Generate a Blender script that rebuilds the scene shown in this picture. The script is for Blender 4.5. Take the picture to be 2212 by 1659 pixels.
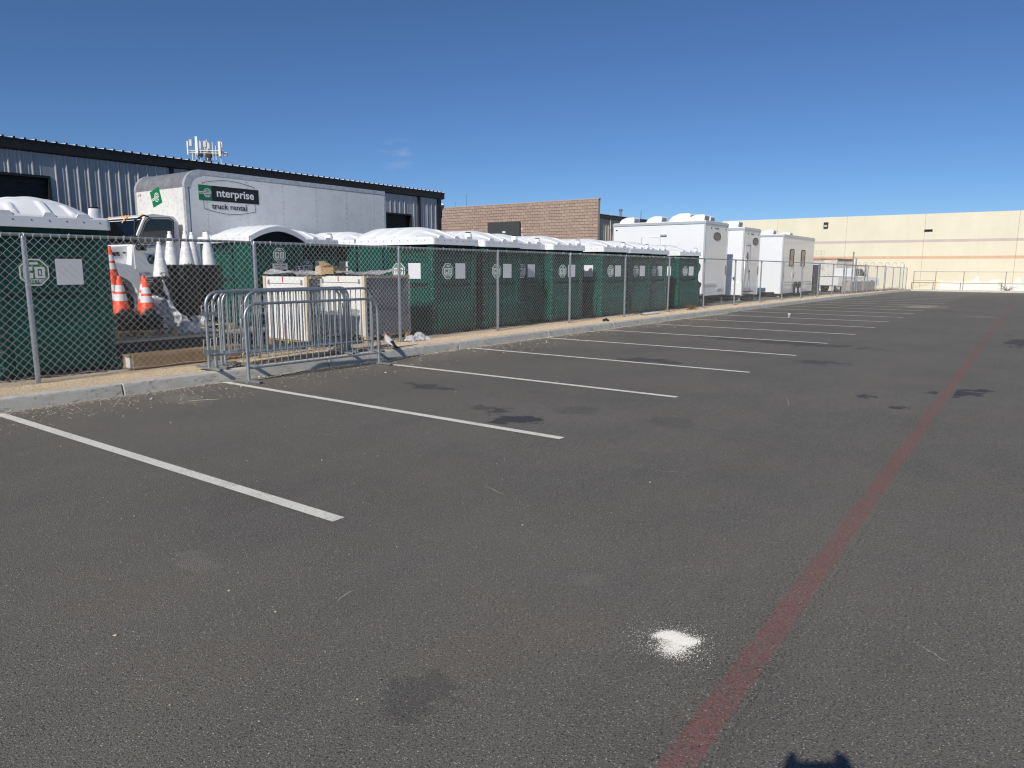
import bpy, bmesh, math, random
import numpy as np
from mathutils import Vector, Matrix

random.seed(7)
rng = np.random.default_rng(11)
for o in list(bpy.data.objects):
    bpy.data.objects.remove(o)
scene = bpy.context.scene
COL = scene.collection
R = math.radians

# ------------------------------------------------------------------ camera
CAM_H = 1.611
yaw, pitch, roll = 0.62778, 0.16272, 0.00272
fw = Vector((math.cos(pitch) * math.cos(yaw), math.cos(pitch) * math.sin(yaw), -math.sin(pitch)))
rt0 = Vector((math.sin(yaw), -math.cos(yaw), 0))
up0 = rt0.cross(fw)
rt = rt0 * math.cos(roll) + up0 * math.sin(roll)
up = up0 * math.cos(roll) - rt0 * math.sin(roll)
cam_d = bpy.data.cameras.new("camera")
cam_d.sensor_width = 36.0
cam_d.sensor_fit = 'HORIZONTAL'
cam_d.lens = 1537.4 / 2212.0 * 36.0
cam_d.clip_start = 0.02
cam_d.clip_end = 5000
cam = bpy.data.objects.new("camera", cam_d)
COL.objects.link(cam)
m = Matrix.Identity(4)
for i in range(3):
    m[i][0], m[i][1], m[i][2] = rt[i], up[i], -fw[i]
m[2][3] = CAM_H
cam.matrix_world = m
scene.camera = cam

# ------------------------------------------------------------------ sky and sun
SUN_EL, SUN_AZ = R(35.0), R(11.5)          # light travels along +X, turned SUN_AZ towards +Y
to_sun = Vector((-math.cos(SUN_EL) * math.cos(SUN_AZ), -math.cos(SUN_EL) * math.sin(SUN_AZ), math.sin(SUN_EL)))
world = bpy.data.worlds.new("World")
scene.world = world
world.use_nodes = True
wn, wl = world.node_tree.nodes, world.node_tree.links
wn.clear()
sky = wn.new("ShaderNodeTexSky")
sky.sky_type = 'NISHITA'
sky.sun_disc = False
sky.sun_elevation = SUN_EL
sky.sun_rotation = math.atan2(to_sun.x, to_sun.y)
sky.altitude = 2500
sky.air_density = 1.0
sky.dust_density = 0.8
sky.ozone_density = 8.5
bg = wn.new("ShaderNodeBackground")
bg.inputs["Strength"].default_value = 0.088
wo = wn.new("ShaderNodeOutputWorld")
# a faint wisp of high cloud above the metal building
tc = wn.new("ShaderNodeTexCoord")
wisp_dir = (Vector(rt) * (860 - 1106) - Vector(up) * (333 - 829.5) + Vector(fw) * 1537.4).normalized()
vd = wn.new("ShaderNodeVectorMath"); vd.operation = 'DISTANCE'
vd.inputs[1].default_value = wisp_dir
wl.new(tc.outputs["Generated"], vd.inputs[0])
mr = wn.new("ShaderNodeMapRange")
mr.inputs["From Min"].default_value = 0.034; mr.inputs["From Max"].default_value = 0.0
mr.interpolation_type = 'SMOOTHSTEP'
wl.new(vd.outputs["Value"], mr.inputs["Value"])
mp = wn.new("ShaderNodeMapping"); mp.inputs["Scale"].default_value = (14, 14, 60)
wl.new(tc.outputs["Generated"], mp.inputs["Vector"])
nz = wn.new("ShaderNodeTexNoise"); nz.inputs["Scale"].default_value = 2.4; nz.inputs["Detail"].default_value = 6
wl.new(mp.outputs["Vector"], nz.inputs["Vector"])
mr2 = wn.new("ShaderNodeMapRange"); mr2.inputs["From Min"].default_value = 0.45; mr2.inputs["From Max"].default_value = 0.8
wl.new(nz.outputs["Fac"], mr2.inputs["Value"])
mm = wn.new("ShaderNodeMath"); mm.operation = 'MULTIPLY'
wl.new(mr.outputs["Result"], mm.inputs[0]); wl.new(mr2.outputs["Result"], mm.inputs[1])
mm2 = wn.new("ShaderNodeMath"); mm2.operation = 'MULTIPLY'; mm2.inputs[1].default_value = 0.20
wl.new(mm.outputs[0], mm2.inputs[0])
mx = wn.new("ShaderNodeMix"); mx.data_type = 'RGBA'
wl.new(mm2.outputs[0], mx.inputs["Factor"])
wl.new(sky.outputs["Color"], mx.inputs["A"])
mx.inputs["B"].default_value = (8.5, 9.0, 9.6, 1)
tn = wn.new("ShaderNodeMix"); tn.data_type = 'RGBA'; tn.blend_type = 'MULTIPLY'; tn.inputs["Factor"].default_value = 1.0
tn.inputs["B"].default_value = (0.96, 0.985, 1.0, 1)
wl.new(mx.outputs["Result"], tn.inputs["A"])
wl.new(tn.outputs["Result"], bg.inputs["Color"])
wl.new(bg.outputs["Background"], wo.inputs["Surface"])

sun_d = bpy.data.lights.new("sun", 'SUN')
sun_d.energy = 4.4
sun_d.angle = R(0.53)
sun_d.color = (1.0, 0.955, 0.88)
sun = bpy.data.objects.new("sun", sun_d)
COL.objects.link(sun)
sun.rotation_euler = (-to_sun).to_track_quat('-Z', 'Y').to_euler()
sun.location = (-20, -5, 30)

vs = scene.view_settings
vs.view_transform = 'Standard'
vs.look = 'None'
vs.exposure = 0.0
vs.gamma = 1.0
vs.use_curve_mapping = False

scene.cycles.filter_width = 1.15

# ------------------------------------------------------------------ helpers
def G(x):
    """gentle fall of the lot towards its far end"""
    x = min(max(x, 0.0), 90.0)
    return -7e-5 * x * x

YARD = 0.05

class MB:
    def __init__(s):
        s.v, s.f, s.m, s.s = [], [], [], []

    def add(s, vs, fs, mi=0, smooth=False, M=None):
        b = len(s.v)
        if M is not None:
            vs = [M @ Vector(p) for p in vs]
        s.v += [tuple(p) for p in vs]
        for f in fs:
            s.f.append(tuple(b + i for i in f)); s.m.append(mi); s.s.append(smooth)
        return s

    def box(s, x0, x1, y0, y1, z0, z1, mi=0, M=None):
        vs = [(x0, y0, z0), (x1, y0, z0), (x1, y1, z0), (x0, y1, z0), (x0, y0, z1), (x1, y0, z1), (x1, y1, z1), (x0, y1, z1)]
        return s.add(vs, [(3, 2, 1, 0), (4, 5, 6, 7), (0, 1, 5, 4), (1, 2, 6, 5), (2, 3, 7, 6), (3, 0, 4, 7)], mi, False, M)

    def cyl(s, p0, p1, r0, r1=None, n=12, mi=0, caps=True, smooth=True, M=None):
        r1 = r0 if r1 is None else r1
        p0, p1 = Vector(p0), Vector(p1)
        d = (p1 - p0).normalized()
        a = d.orthogonal().normalized(); b = d.cross(a)
        vs = []
        for p, r in ((p0, r0), (p1, r1)):
            for k in range(n):
                t = 2 * math.pi * k / n
                vs.append(p + a * (r * math.cos(t)) + b * (r * math.sin(t)))
        fs = [(k, (k + 1) % n, n + (k + 1) % n, n + k) for k in range(n)]
        s.add(vs, fs, mi, smooth, M)
        if caps:
            s.add(vs, [tuple(range(n - 1, -1, -1)), tuple(range(n, 2 * n))], mi, False, M)
        return s

    def tube(s, pts, r, n=8, mi=0, M=None, caps=True):
        pts = [Vector(p) for p in pts]
        rs = r if isinstance(r, (list, tuple)) else [r] * len(pts)
        prev = None; vs = []
        for i, p in enumerate(pts):
            d = (pts[min(i + 1, len(pts) - 1)] - pts[max(i - 1, 0)]).normalized()
            if prev is None:
                a = d.orthogonal().normalized()
            else:
                a = prev - d * prev.dot(d)
                a = a.normalized() if a.length > 1e-6 else d.orthogonal().normalized()
            prev = a; b = d.cross(a)
            for k in range(n):
                t = 2 * math.pi * k / n
                vs.append(p + a * (rs[i] * math.cos(t)) + b * (rs[i] * math.sin(t)))
        fs = []
        for i in range(len(pts) - 1):
            for k in range(n):
                fs.append((i * n + k, i * n + (k + 1) % n, (i + 1) * n + (k + 1) % n, (i + 1) * n + k))
        s.add(vs, fs, mi, True, M)
        if caps:
            L = (len(pts) - 1) * n
            s.add(vs, [tuple(range(n - 1, -1, -1)), tuple(range(L, L + n))], mi, False, M)
        return s

    def ext(s, poly, axis, a, b, mi=0, M=None, smooth=False):
        """prism: poly is 2D in the two other axes (axis 'x': (y,z), 'y': (x,z), 'z': (x,y))"""
        def P(q, t):
            return {'x': (t, q[0], q[1]), 'y': (q[0], t, q[1]), 'z': (q[0], q[1], t)}[axis]
        n = len(poly)
        vs = [P(q, a) for q in poly] + [P(q, b) for q in poly]
        s.add(vs, [(k, (k + 1) % n, n + (k + 1) % n, n + k) for k in range(n)], mi, smooth, M)
        s.add(vs, [tuple(range(n - 1, -1, -1)), tuple(range(n, 2 * n))], mi, False, M)
        return s

    def grid(s, fn, us, vs_, mi=0, smooth=True, M=None, flip=False):
        nu, nv = len(us), len(vs_)
        P = [fn(u, v) for v in vs_ for u in us]
        fs = []
        for j in range(nv - 1):
            for i in range(nu - 1):
                q = (j * nu + i, j * nu + i + 1, (j + 1) * nu + i + 1, (j + 1) * nu + i)
                fs.append(q[::-1] if flip else q)
        return s.add(P, fs, mi, smooth, M)

    def lathe(s, prof, n=20, mi=0, M=None, smooth=True):
        vs = []
        for r, z in prof:
            for k in range(n):
                t = 2 * math.pi * k / n
                vs.append((r * math.cos(t), r * math.sin(t), z))
        fs = []
        for j in range(len(prof) - 1):
            for k in range(n):
                fs.append((j * n + k, j * n + (k + 1) % n, (j + 1) * n + (k + 1) % n, (j + 1) * n + k))
        return s.add(vs, fs, mi, smooth, M)

    def mesh(s, name, mats, bevel=0.0, normals=False):
        me = bpy.data.meshes.new(name)
        me.from_pydata(s.v, [], s.f)
        for mt in (mats if isinstance(mats, (list, tuple)) else [mats]):
            me.materials.append(mt)
        me.polygons.foreach_set("material_index", s.m)
        me.polygons.foreach_set("use_smooth", s.s)
        if bevel or normals:
            bm = bmesh.new(); bm.from_mesh(me)
            if normals:
                bmesh.ops.remove_doubles(bm, verts=bm.verts, dist=1e-5)
                bmesh.ops.recalc_face_normals(bm, faces=bm.faces)
            if bevel:
                ed = [e for e in bm.edges if len(e.link_faces) == 2 and e.calc_face_angle(0) > R(40)]
                bmesh.ops.bevel(bm, geom=ed, offset=bevel, segments=2, affect='EDGES', profile=0.6, clamp_overlap=True)
            bm.to_mesh(me); bm.free()
        me.update()
        return me

    def build(s, name, mats, parent=None, bevel=0.0, loc=None, rot=None, normals=False):
        return link(name, s.mesh(name, mats, bevel, normals), parent, loc, rot)


def link(name, data, parent=None, loc=None, rot=None):
    o = bpy.data.objects.new(name, data)
    COL.objects.link(o)
    if parent is not None:
        o.parent = parent
    if loc is not None:
        o.location = loc
    if rot is not None:
        o.rotation_euler = rot
    return o


def tag(o, label=None, cat=None, group=None, kind=None):
    if label: o["label"] = label
    if cat: o["category"] = cat
    if group: o["group"] = group
    if kind: o["kind"] = kind
    return o


def thing(name, label, cat, loc=(0, 0, 0), rz=0.0, group=None):
    o = bpy.data.objects.new(name, None)
    COL.objects.link(o)
    o.empty_display_size = 0.2
    o.location = loc
    o.rotation_euler = (0, 0, rz)
    return tag(o, label, cat, group)


def copy_tree(o, parent=None):
    c = o.copy(); COL.objects.link(c)
    c.parent = parent
    for ch in KIDS.get(o.name, None) or list(o.children):
        copy_tree(ch, c)
    return c

KIDS = {}

def dup(root, loc, rz, label, group=None):
    c = copy_tree(root)
    c.location = loc; c.rotation_euler = (0, 0, rz); c.scale = (1, 1, 1)
    c["label"] = label
    if group: c["group"] = group
    return c

# ------------------------------------------------------------------ materials
def new_mat(name):
    mt = bpy.data.materials.new(name)
    mt.use_nodes = True
    nt = mt.node_tree
    return mt, nt, nt.nodes, nt.links, nt.nodes["Principled BSDF"]


def mixrgb(nt, fac, a, b, blend='MIX'):
    n = nt.nodes.new("ShaderNodeMix"); n.data_type = 'RGBA'; n.blend_type = blend
    for sock, val in (("Factor", fac), ("A", a), ("B", b)):
        if isinstance(val, bpy.types.NodeSocket):
            nt.links.new(val, n.inputs[sock])
        elif sock == "Factor":
            n.inputs[sock].default_value = val
        else:
            n.inputs[sock].default_value = (*val, 1) if len(val) == 3 else val
    return n.outputs["Result"]


def noise(nt, vec, scale, detail=4, rough=0.55, lo=0.0, hi=1.0):
    n = nt.nodes.new("ShaderNodeTexNoise")
    n.inputs["Scale"].default_value = scale; n.inputs["Detail"].default_value = detail; n.inputs["Roughness"].default_value = rough
    if vec is not None: nt.links.new(vec, n.inputs["Vector"])
    if (lo, hi) == (0.0, 1.0):
        return n.outputs["Fac"]
    return remap(nt, n.outputs["Fac"], lo, hi)


def remap(nt, sock, lo, hi, a=0.0, b=1.0, smooth=False):
    r = nt.nodes.new("ShaderNodeMapRange")
    if smooth: r.interpolation_type = 'SMOOTHSTEP'
    r.inputs["From Min"].default_value = lo; r.inputs["From Max"].default_value = hi
    r.inputs["To Min"].default_value = a; r.inputs["To Max"].default_value = b
    nt.links.new(sock, r.inputs["Value"])
    return r.outputs["Result"]


def math_(nt, op, a, b=None):
    n = nt.nodes.new("ShaderNodeMath"); n.operation = op
    for k, v in enumerate((a, b)):
        if v is None: continue
        if isinstance(v, bpy.types.NodeSocket): nt.links.new(v, n.inputs[k])
        else: n.inputs[k].default_value = v
    return n.outputs[0]


def coords(nt, kind="Object"):
    t = nt.nodes.new("ShaderNodeTexCoord")
    return t.outputs[kind]


def world_pos(nt):
    return nt.nodes.new("ShaderNodeNewGeometry").outputs["Position"]


def bump(nt, height, strength, dist=0.01, bsdf=None):
    b = nt.nodes.new("ShaderNodeBump")
    b.inputs["Strength"].default_value = strength; b.inputs["Distance"].default_value = dist
    nt.links.new(height, b.inputs["Height"])
    if bsdf is not None: nt.links.new(b.outputs["Normal"], bsdf.inputs["Normal"])
    return b.outputs["Normal"]


def mat(name, col, rough=0.6, metal=0.0, var=0.12, vscale=6.0, dirt=None, dirt_amt=0.0, dscale=3.0,
        bump_s=0.0, bscale=60.0, spec=0.5, coat=0.0, rvar=0.0):
    mt, nt, N, L, b = new_mat(name)
    pos = coords(nt)
    c = None
    if var > 0:
        f = noise(nt, pos, vscale, 5, 0.6, 0.3, 0.7)
        c = mixrgb(nt, f, tuple(max(0, x * (1 - var)) for x in col), tuple(min(1, x * (1 + var)) for x in col))
    if dirt is not None and dirt_amt > 0:
        f2 = noise(nt, pos, dscale, 8, 0.7, 0.48, 0.75)
        f2 = math_(nt, 'MULTIPLY', f2, dirt_amt)
        c = mixrgb(nt, f2, c if c is not None else col, dirt)
    if c is None:
        b.inputs["Base Color"].default_value = (*col, 1)
    else:
        L.new(c, b.inputs["Base Color"])
    b.inputs["Roughness"].default_value = rough
    if rvar > 0:
        L.new(noise(nt, pos, vscale * 2.3, 4, 0.6, 0.3, 0.7), b.inputs["Roughness"]) if rvar >= 1 else \
            L.new(remap(nt, noise(nt, pos, vscale * 2.3, 4), 0.3, 0.7, max(0.02, rough - rvar), min(1, rough + rvar)), b.inputs["Roughness"])
    b.inputs["Metallic"].default_value = metal
    b.inputs["Specular IOR Level"].default_value = spec
    b.inputs["Coat Weight"].default_value = coat
    if bump_s > 0:
        bump(nt, noise(nt, pos, bscale, 4), bump_s, 0.01, b)
    return mt


def asphalt_mat(name, stains=(), tint=(0.122, 0.112, 0.097), dusty=True, paint=None):
    mt, nt, N, L, b = new_mat(name)
    pos = world_pos(nt)
    big = noise(nt, pos, 0.35, 3, 0.6, 0.3, 0.7)
    mid = noise(nt, pos, 2.2, 4, 0.65, 0.25, 0.75)
    c = mixrgb(nt, big, tuple(x * 0.70 for x in tint), tuple(x * 1.28 for x in tint))
    c = mixrgb(nt, math_(nt, 'MULTIPLY', mid, 0.45), c, tuple(x * 0.62 for x in tint))
    ol = noise(nt, pos, 0.9, 4, 0.65, 0.40, 0.66)
    c = mixrgb(nt, math_(nt, 'MULTIPLY', ol, 0.5), c, tuple(x * k_ for x, k_ in zip(tint, (1.30, 1.22, 1.0))))
    # streaks left by rolling and traffic along the lot
    mp = N.new("ShaderNodeMapping"); mp.inputs["Scale"].default_value = (0.25, 3.2, 1)
    L.new(pos, mp.inputs["Vector"])
    st = noise(nt, mp.outputs["Vector"], 1.3, 4, 0.6, 0.42, 0.75)
    c = mixrgb(nt, math_(nt, 'MULTIPLY', st, 0.32), c, (0.17, 0.155, 0.13))
    # aggregate
    vo = N.new("ShaderNodeTexVoronoi"); vo.inputs["Scale"].default_value = 130
    L.new(pos, vo.inputs["Vector"])
    agg = noise(nt, pos, 135, 2, 0.75, 0.38, 0.66)
    c = mixrgb(nt, math_(nt, 'MULTIPLY', agg, 0.62), c, (0.27, 0.25, 0.215))
    sep = N.new("ShaderNodeSeparateColor"); L.new(vo.outputs["Color"], sep.inputs["Color"])
    chip = remap(nt, sep.outputs["Red"], 0.80, 0.90)
    core = remap(nt, vo.outputs["Distance"], 0.45, 0.2)
    c = mixrgb(nt, math_(nt, 'MULTIPLY', math_(nt, 'MULTIPLY', chip, core), 0.75), c, (0.60, 0.57, 0.50))
    pitn = noise(nt, pos, 85, 3, 0.75)
    pit = remap(nt, pitn, 0.46, 0.36)
    c = mixrgb(nt, math_(nt, 'MULTIPLY', pit, 0.85), c, (0.022, 0.022, 0.022))
    if dusty:   # pale dust washed out of the gravel strip
        sp = N.new("ShaderNodeSeparateXYZ"); L.new(pos, sp.inputs[0])
        near = remap(nt, sp.outputs["Y"], 6.5, 9.2)
        du = math_(nt, 'MULTIPLY', near, noise(nt, pos, 1.1, 5, 0.7, 0.40, 0.75))
        c = mixrgb(nt, math_(nt, 'MULTIPLY', du, 0.30), c, (0.24, 0.205, 0.155))
    rough = None
    if stains:
        warp_s = noise(nt, pos, 8.0, 5, 0.68); warp_b = noise(nt, pos, 3.2, 5, 0.7)
    for (sx, sy, rx, ry, amt, col, ang) in stains:
        sub = N.new("ShaderNodeVectorMath"); sub.operation = 'SUBTRACT'; sub.inputs[1].default_value = (sx, sy, G(sx))
        L.new(pos, sub.inputs[0])
        mp = N.new("ShaderNodeMapping"); mp.inputs["Rotation"].default_value = (0, 0, ang)
        L.new(sub.outputs[0], mp.inputs["Vector"])
        sc = N.new("ShaderNodeVectorMath"); sc.operation = 'MULTIPLY'; sc.inputs[1].default_value = (1 / rx, 1 / ry, 0)
        L.new(mp.outputs[0], sc.inputs[0])
        ln = N.new("ShaderNodeVectorMath"); ln.operation = 'LENGTH'; L.new(sc.outputs[0], ln.inputs[0])
        wn_ = warp_s if min(rx, ry) < .22 else warp_b
        d = math_(nt, 'ADD', ln.outputs["Value"], math_(nt, 'MULTIPLY', math_(nt, 'SUBTRACT', wn_, 0.5), 3.6))
        f = math_(nt, 'MULTIPLY', remap(nt, d, 0.95, 0.70, smooth=True), amt)
        c = mixrgb(nt, f, c, col)
    if paint:
        sp2 = N.new("ShaderNodeSeparateXYZ"); L.new(pos, sp2.inputs[0])
        off = math_(nt, 'SUBTRACT', sp2.outputs[paint["axis"]], paint["center"])
        dist = math_(nt, 'PINGPONG', off, paint["period"] / 2) if paint.get("period") else math_(nt, 'ABSOLUTE', off)
        g1 = noise(nt, pos, 120, 3, 0.7); g2 = noise(nt, pos, 2.5, 4, 0.65)
        ed = remap(nt, math_(nt, 'ADD', dist, math_(nt, 'MULTIPLY', math_(nt, 'SUBTRACT', g1, .5), paint["rag"])), paint["half"] + .003, paint["half"] - .003)
        w = math_(nt, 'ADD', math_(nt, 'MULTIPLY', g1, 0.9), math_(nt, 'MULTIPLY', g2, 0.25))
        f = math_(nt, 'MULTIPLY', math_(nt, 'MULTIPLY', ed, remap(nt, w, paint["wear"] - .09, paint["wear"] + .09)), paint["most"])
        if paint.get("fade"):
            f = math_(nt, 'MULTIPLY', f, remap(nt, sp2.outputs["X"], paint["fade"][0], paint["fade"][1], 1.0, paint["fade"][2]))
        c = mixrgb(nt, f, c, paint["col"])
    L.new(c, b.inputs["Base Color"])
    b.inputs["Roughness"].default_value = 0.82
    b.inputs["Specular IOR Level"].default_value = 0.35
    h = math_(nt, 'ADD', math_(nt, 'MULTIPLY', agg, 0.6), math_(nt, 'MULTIPLY', pitn, 0.9))
    bump(nt, h, 0.6, 0.008, b)
    return mt


def paint_on_asphalt(name, col, wear, asphalt=(0.125, 0.114, 0.098), wscale=60, fade=None, most=1.0):
    mt, nt, N, L, b = new_mat(name)
    pos = world_pos(nt)
    n1 = noise(nt, pos, wscale * 2.2, 4, 0.7)
    n2 = noise(nt, pos, 3.0, 6, 0.65)
    w = math_(nt, 'ADD', math_(nt, 'MULTIPLY', n1, 0.95), math_(nt, 'MULTIPLY', n2, 0.15))
    f = remap(nt, w, wear - 0.07, wear + 0.05)
    c2 = mixrgb(nt, noise(nt, pos, 1.2, 5, 0.6, 0.3, 0.7), tuple(x * 0.85 for x in col), col)
    if fade:
        sp_ = N.new("ShaderNodeSeparateXYZ"); L.new(pos, sp_.inputs[0])
        f = math_(nt, 'MULTIPLY', f, remap(nt, sp_.outputs["X"], fade[0], fade[1], 1.0, fade[2]))
    if most < 1.0:
        f = math_(nt, 'MULTIPLY', f, most)
    c = mixrgb(nt, f, asphalt, c2)
    L.new(c, b.inputs["Base Color"])
    b.inputs["Roughness"].default_value = 0.75
    b.inputs["Specular IOR Level"].default_value = 0.35
    bump(nt, noise(nt, pos, 110, 4), 0.45, 0.005, b)
    return mt


def pebble_mat(name, cols):
    mt, nt, N, L, b = new_mat(name)
    g = N.new("ShaderNodeNewGeometry")
    cr = N.new("ShaderNodeValToRGB")
    e = cr.color_ramp.elements
    while len(e) < len(cols): e.new(0.5)
    for k, c in enumerate(cols):
        e[k].position = k / (len(cols) - 1); e[k].color = (*c, 1)
    L.new(g.outputs["Random Per Island"], cr.inputs["Fac"])
    L.new(cr.outputs["Color"], b.inputs["Base Color"])
    b.inputs["Roughness"].default_value = 0.9
    b.inputs["Specular IOR Level"].default_value = 0.25
    return mt


def film_mat(name, col=(0.8, 0.8, 0.82), lo=0.25, hi=0.75, scale=4.0, rough=0.12):
    """clear crumpled plastic film: see-through with milky creases"""
    mt, nt, N, L, b = new_mat(name)
    pos = coords(nt)
    b.inputs["Base Color"].default_value = (*col, 1)
    b.inputs["Roughness"].default_value = rough
    tr = N.new("ShaderNodeBsdfTransparent"); tr.inputs["Color"].default_value = (0.93, 0.94, 0.95, 1)
    ms = N.new("ShaderNodeMixShader")
    L.new(remap(nt, noise(nt, pos, scale, 8, 0.72), 0.32, 0.68, lo, hi), ms.inputs["Fac"])
    L.new(tr.outputs[0], ms.inputs[1]); L.new(b.outputs[0], ms.inputs[2])
    L.new(ms.outputs[0], N["Material Output"].inputs["Surface"])
    bump(nt, noise(nt, pos, scale * 5, 6, 0.7), 0.9, 0.03, b)
    return mt
# ------------------------------------------------------------------ setting
def yk(x): return 9.15 - max(0.0, x - 25.0) * 0.0095      # foot of the kerb
def yf(x): return 10.20 - max(0.0, x - 25.0) * 0.022      # fence line

DK = (0.04, 0.04, 0.046)
PL = (0.26, 0.24, 0.205)
stains = [(6.1, 4.37, .33, .26, .85, DK, .4), (6.33, 4.75, .20, .13, .6, DK, 0), (6.36, 5.04, .16, .22, .5, DK, 0), (6.94, 4.05, .25, .3, .28, DK, .3),
          (7.08, 6.55, .22, .45, .6, DK, 0), (10.98, .62, .55, .25, .8, DK, .5), (19.5, .1, 1.2, .35, .7, DK, 0), (1.81, 1.74, .17, .14, .32, DK, .3),
          (1.99, 3.62, .10, .20, .26, PL, .2), (3.08, 1.74, .11, .10, .2, PL, 0), (6.92, 2.95, .35, .3, .22, DK, 0), (13.1, 2.9, .3, .5, .5, DK, 0),
          (11.55, 5.4, .35, .6, .55, DK, 0), (37.0, 3.9, 1.6, .9, .9, (.3, .28, .24), 0), (30, 1.4, .8, .5, .5, PL, 0), (9.9, 1.6, .18, .12, .7, DK, 0),
          (9.3, 1.15, .12, .10, .8, DK, 0), (4.6, 8.3, .25, .5, .45, PL, .2), (16.2, 4.4, .5, 2.2, .5, DK, 0.1)]
M_asphalt = asphalt_mat("lot_asphalt", stains)
M_yard = asphalt_mat("yard_asphalt", [(33, 10.9, 3.2, .35, .9, (.33, .28, .22), 0), (40, 11.2, 4, .4, .8, (.33, .28, .22), 0)], tint=(0.09, 0.087, 0.083), dusty=False)
M_dirt = mat("desert_dirt", (0.30, 0.235, 0.165), 0.95, var=.3, vscale=.4, bump_s=.3, bscale=8)

def sheet(name, xs, ys, zoff, material, label=None):
    mb = MB()
    mb.grid(lambda x, y: (x, y, G(x) + zoff), xs, ys, smooth=True)
    o = mb.build(name, material)
    o["kind"] = "structure"
    return o

sheet("ground", [-600, -100, 0] + [x * 5.0 for x in range(1, 19)] + [140, 400, 900], [-700, -60, 0, 30, 80, 900], -0.06, M_dirt)
sheet("parking_lot", [-40, -10, 0] + [x * 1.5 for x in range(1, 49)] + [72.6], [-60, -20, -5, 0, 5, 9.28], 0.0, M_asphalt)
mb = MB()
mb.grid(lambda x, y: (x, y, G(x) + YARD - .02 + min(max((y - 13.0) * .02, 0.0), .2)), [-40, -10, 0] + [x * 1.5 for x in range(1, 50)], [10.72, 13, 23, 60], smooth=True)
o = mb.build("yard_paving", M_yard); o["kind"] = "structure"

# painted stall lines
M_white_line = asphalt_mat("stall_paint", paint=dict(col=(.84, .81, .72), axis="X", center=2.895, period=2.743, half=.050, rag=.012, wear=.47, most=.97))
M_red_line = asphalt_mat("fire_lane_paint", paint=dict(col=(.27, .085, .075), axis="Y", center=.7925, half=.056, rag=.045, wear=.575, most=.78, fade=(8, 40, .45)))
for i in range(25):
    x = 2.895 + 2.743 * i
    w = 0.062
    mb = MB()
    y0, y1 = 3.50 + rng.uniform(-.03, .03), yk(x) - 0.06
    ys = np.linspace(y0, y1, 40)
    j0 = j1 = np.zeros(40)
    vs = []
    for k, y in enumerate(ys):
        vs.append((x - w + j0[k], y, G(x) + 0.004)); vs.append((x + w + j1[k], y, G(x) + 0.004))
    mb.add(vs, [(2 * k, 2 * k + 1, 2 * k + 3, 2 * k + 2) for k in range(39)])
    o = mb.build("parking_line", M_white_line); o["kind"] = "structure"
mb = MB()
xs = np.linspace(-6, 46, 60)
NX = len(xs)
j0 = rng.normal(0, .006, NX); j1 = rng.normal(0, .006, NX)
vs = []
for k, x in enumerate(xs):
    vs.append((x, .70, G(x) + .004)); vs.append((x, .885, G(x) + .004))
mb.add(vs, [(2 * k, 2 * k + 2, 2 * k + 3, 2 * k + 1) for k in range(NX - 1)])
o = mb.build("red_line", M_red_line); o["kind"] = "structure"

M_scuff = paint_on_asphalt("chalky_scuff", (.40, .37, .32), .52)
for (sx, sy, ln, an) in [(3.98, 3.04, .30, 1.2), (8.9, 2.3, .55, .3), (6.2, 7.2, .35, 2.4), (2.9, 6.3, .4, .5), (5.2, 2.2, .25, 2.0), (12.5, 6.6, .6, 1.0), (2.2, 2.6, .16, .2), (3.3, .2, .2, .9), (4.4, 5.4, .22, 1.7), (2.6, -.3, .14, .4)]:
    mb = MB(); n_ = 14; cv = rng.normal(0, .25)
    vs = []
    for k in range(n_):
        t = k / (n_ - 1) - .5; w_ = .005 * (1 - (2 * t) ** 2) + .001
        px, py = t * ln, cv * ln * (t * t - .25) + rng.normal(0, .003)
        for q in (-w_, w_):
            u, v = px, py + q
            vs.append((sx + u * math.cos(an) - v * math.sin(an), sy + u * math.sin(an) + v * math.cos(an), G(sx) + .0035))
    mb.add(vs, [(2 * k, 2 * k + 2, 2 * k + 3, 2 * k + 1) for k in range(n_ - 1)])
    o = mb.build("scuff_mark", M_scuff); o["kind"] = "structure"

# ---- kerb, one cast length after another
mt, nt, N, L, b = new_mat("kerb_concrete")
pos = world_pos(nt)
c = mixrgb(nt, noise(nt, pos, 2.5, 6, .65, .3, .7), (0.45, 0.425, 0.37), (0.57, 0.54, 0.475))
mp = N.new("ShaderNodeMapping"); mp.inputs["Scale"].default_value = (1, 1, 2.2); L.new(pos, mp.inputs["Vector"])
c = mixrgb(nt, math_(nt, 'MULTIPLY', remap(nt, noise(nt, mp.outputs[0], 9, 8, .8), .53, .64), .65), c, (0.11, 0.10, 0.085))
L.new(c, b.inputs["Base Color"]); b.inputs["Roughness"].default_value = .9; b.inputs["Specular IOR Level"].default_value = .25
bump(nt, noise(nt, pos, 90, 5), .3, .004, b)
M_kerb = mt
SEG = 3.27
prof = [(0, -0.1), (0.0, 0.0), (0.028, 0.118), (0.036, 0.138), (0.052, 0.150), (0.165, 0.153), (0.175, 0.146), (0.178, -0.1)]
kerb_meshes = []
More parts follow.
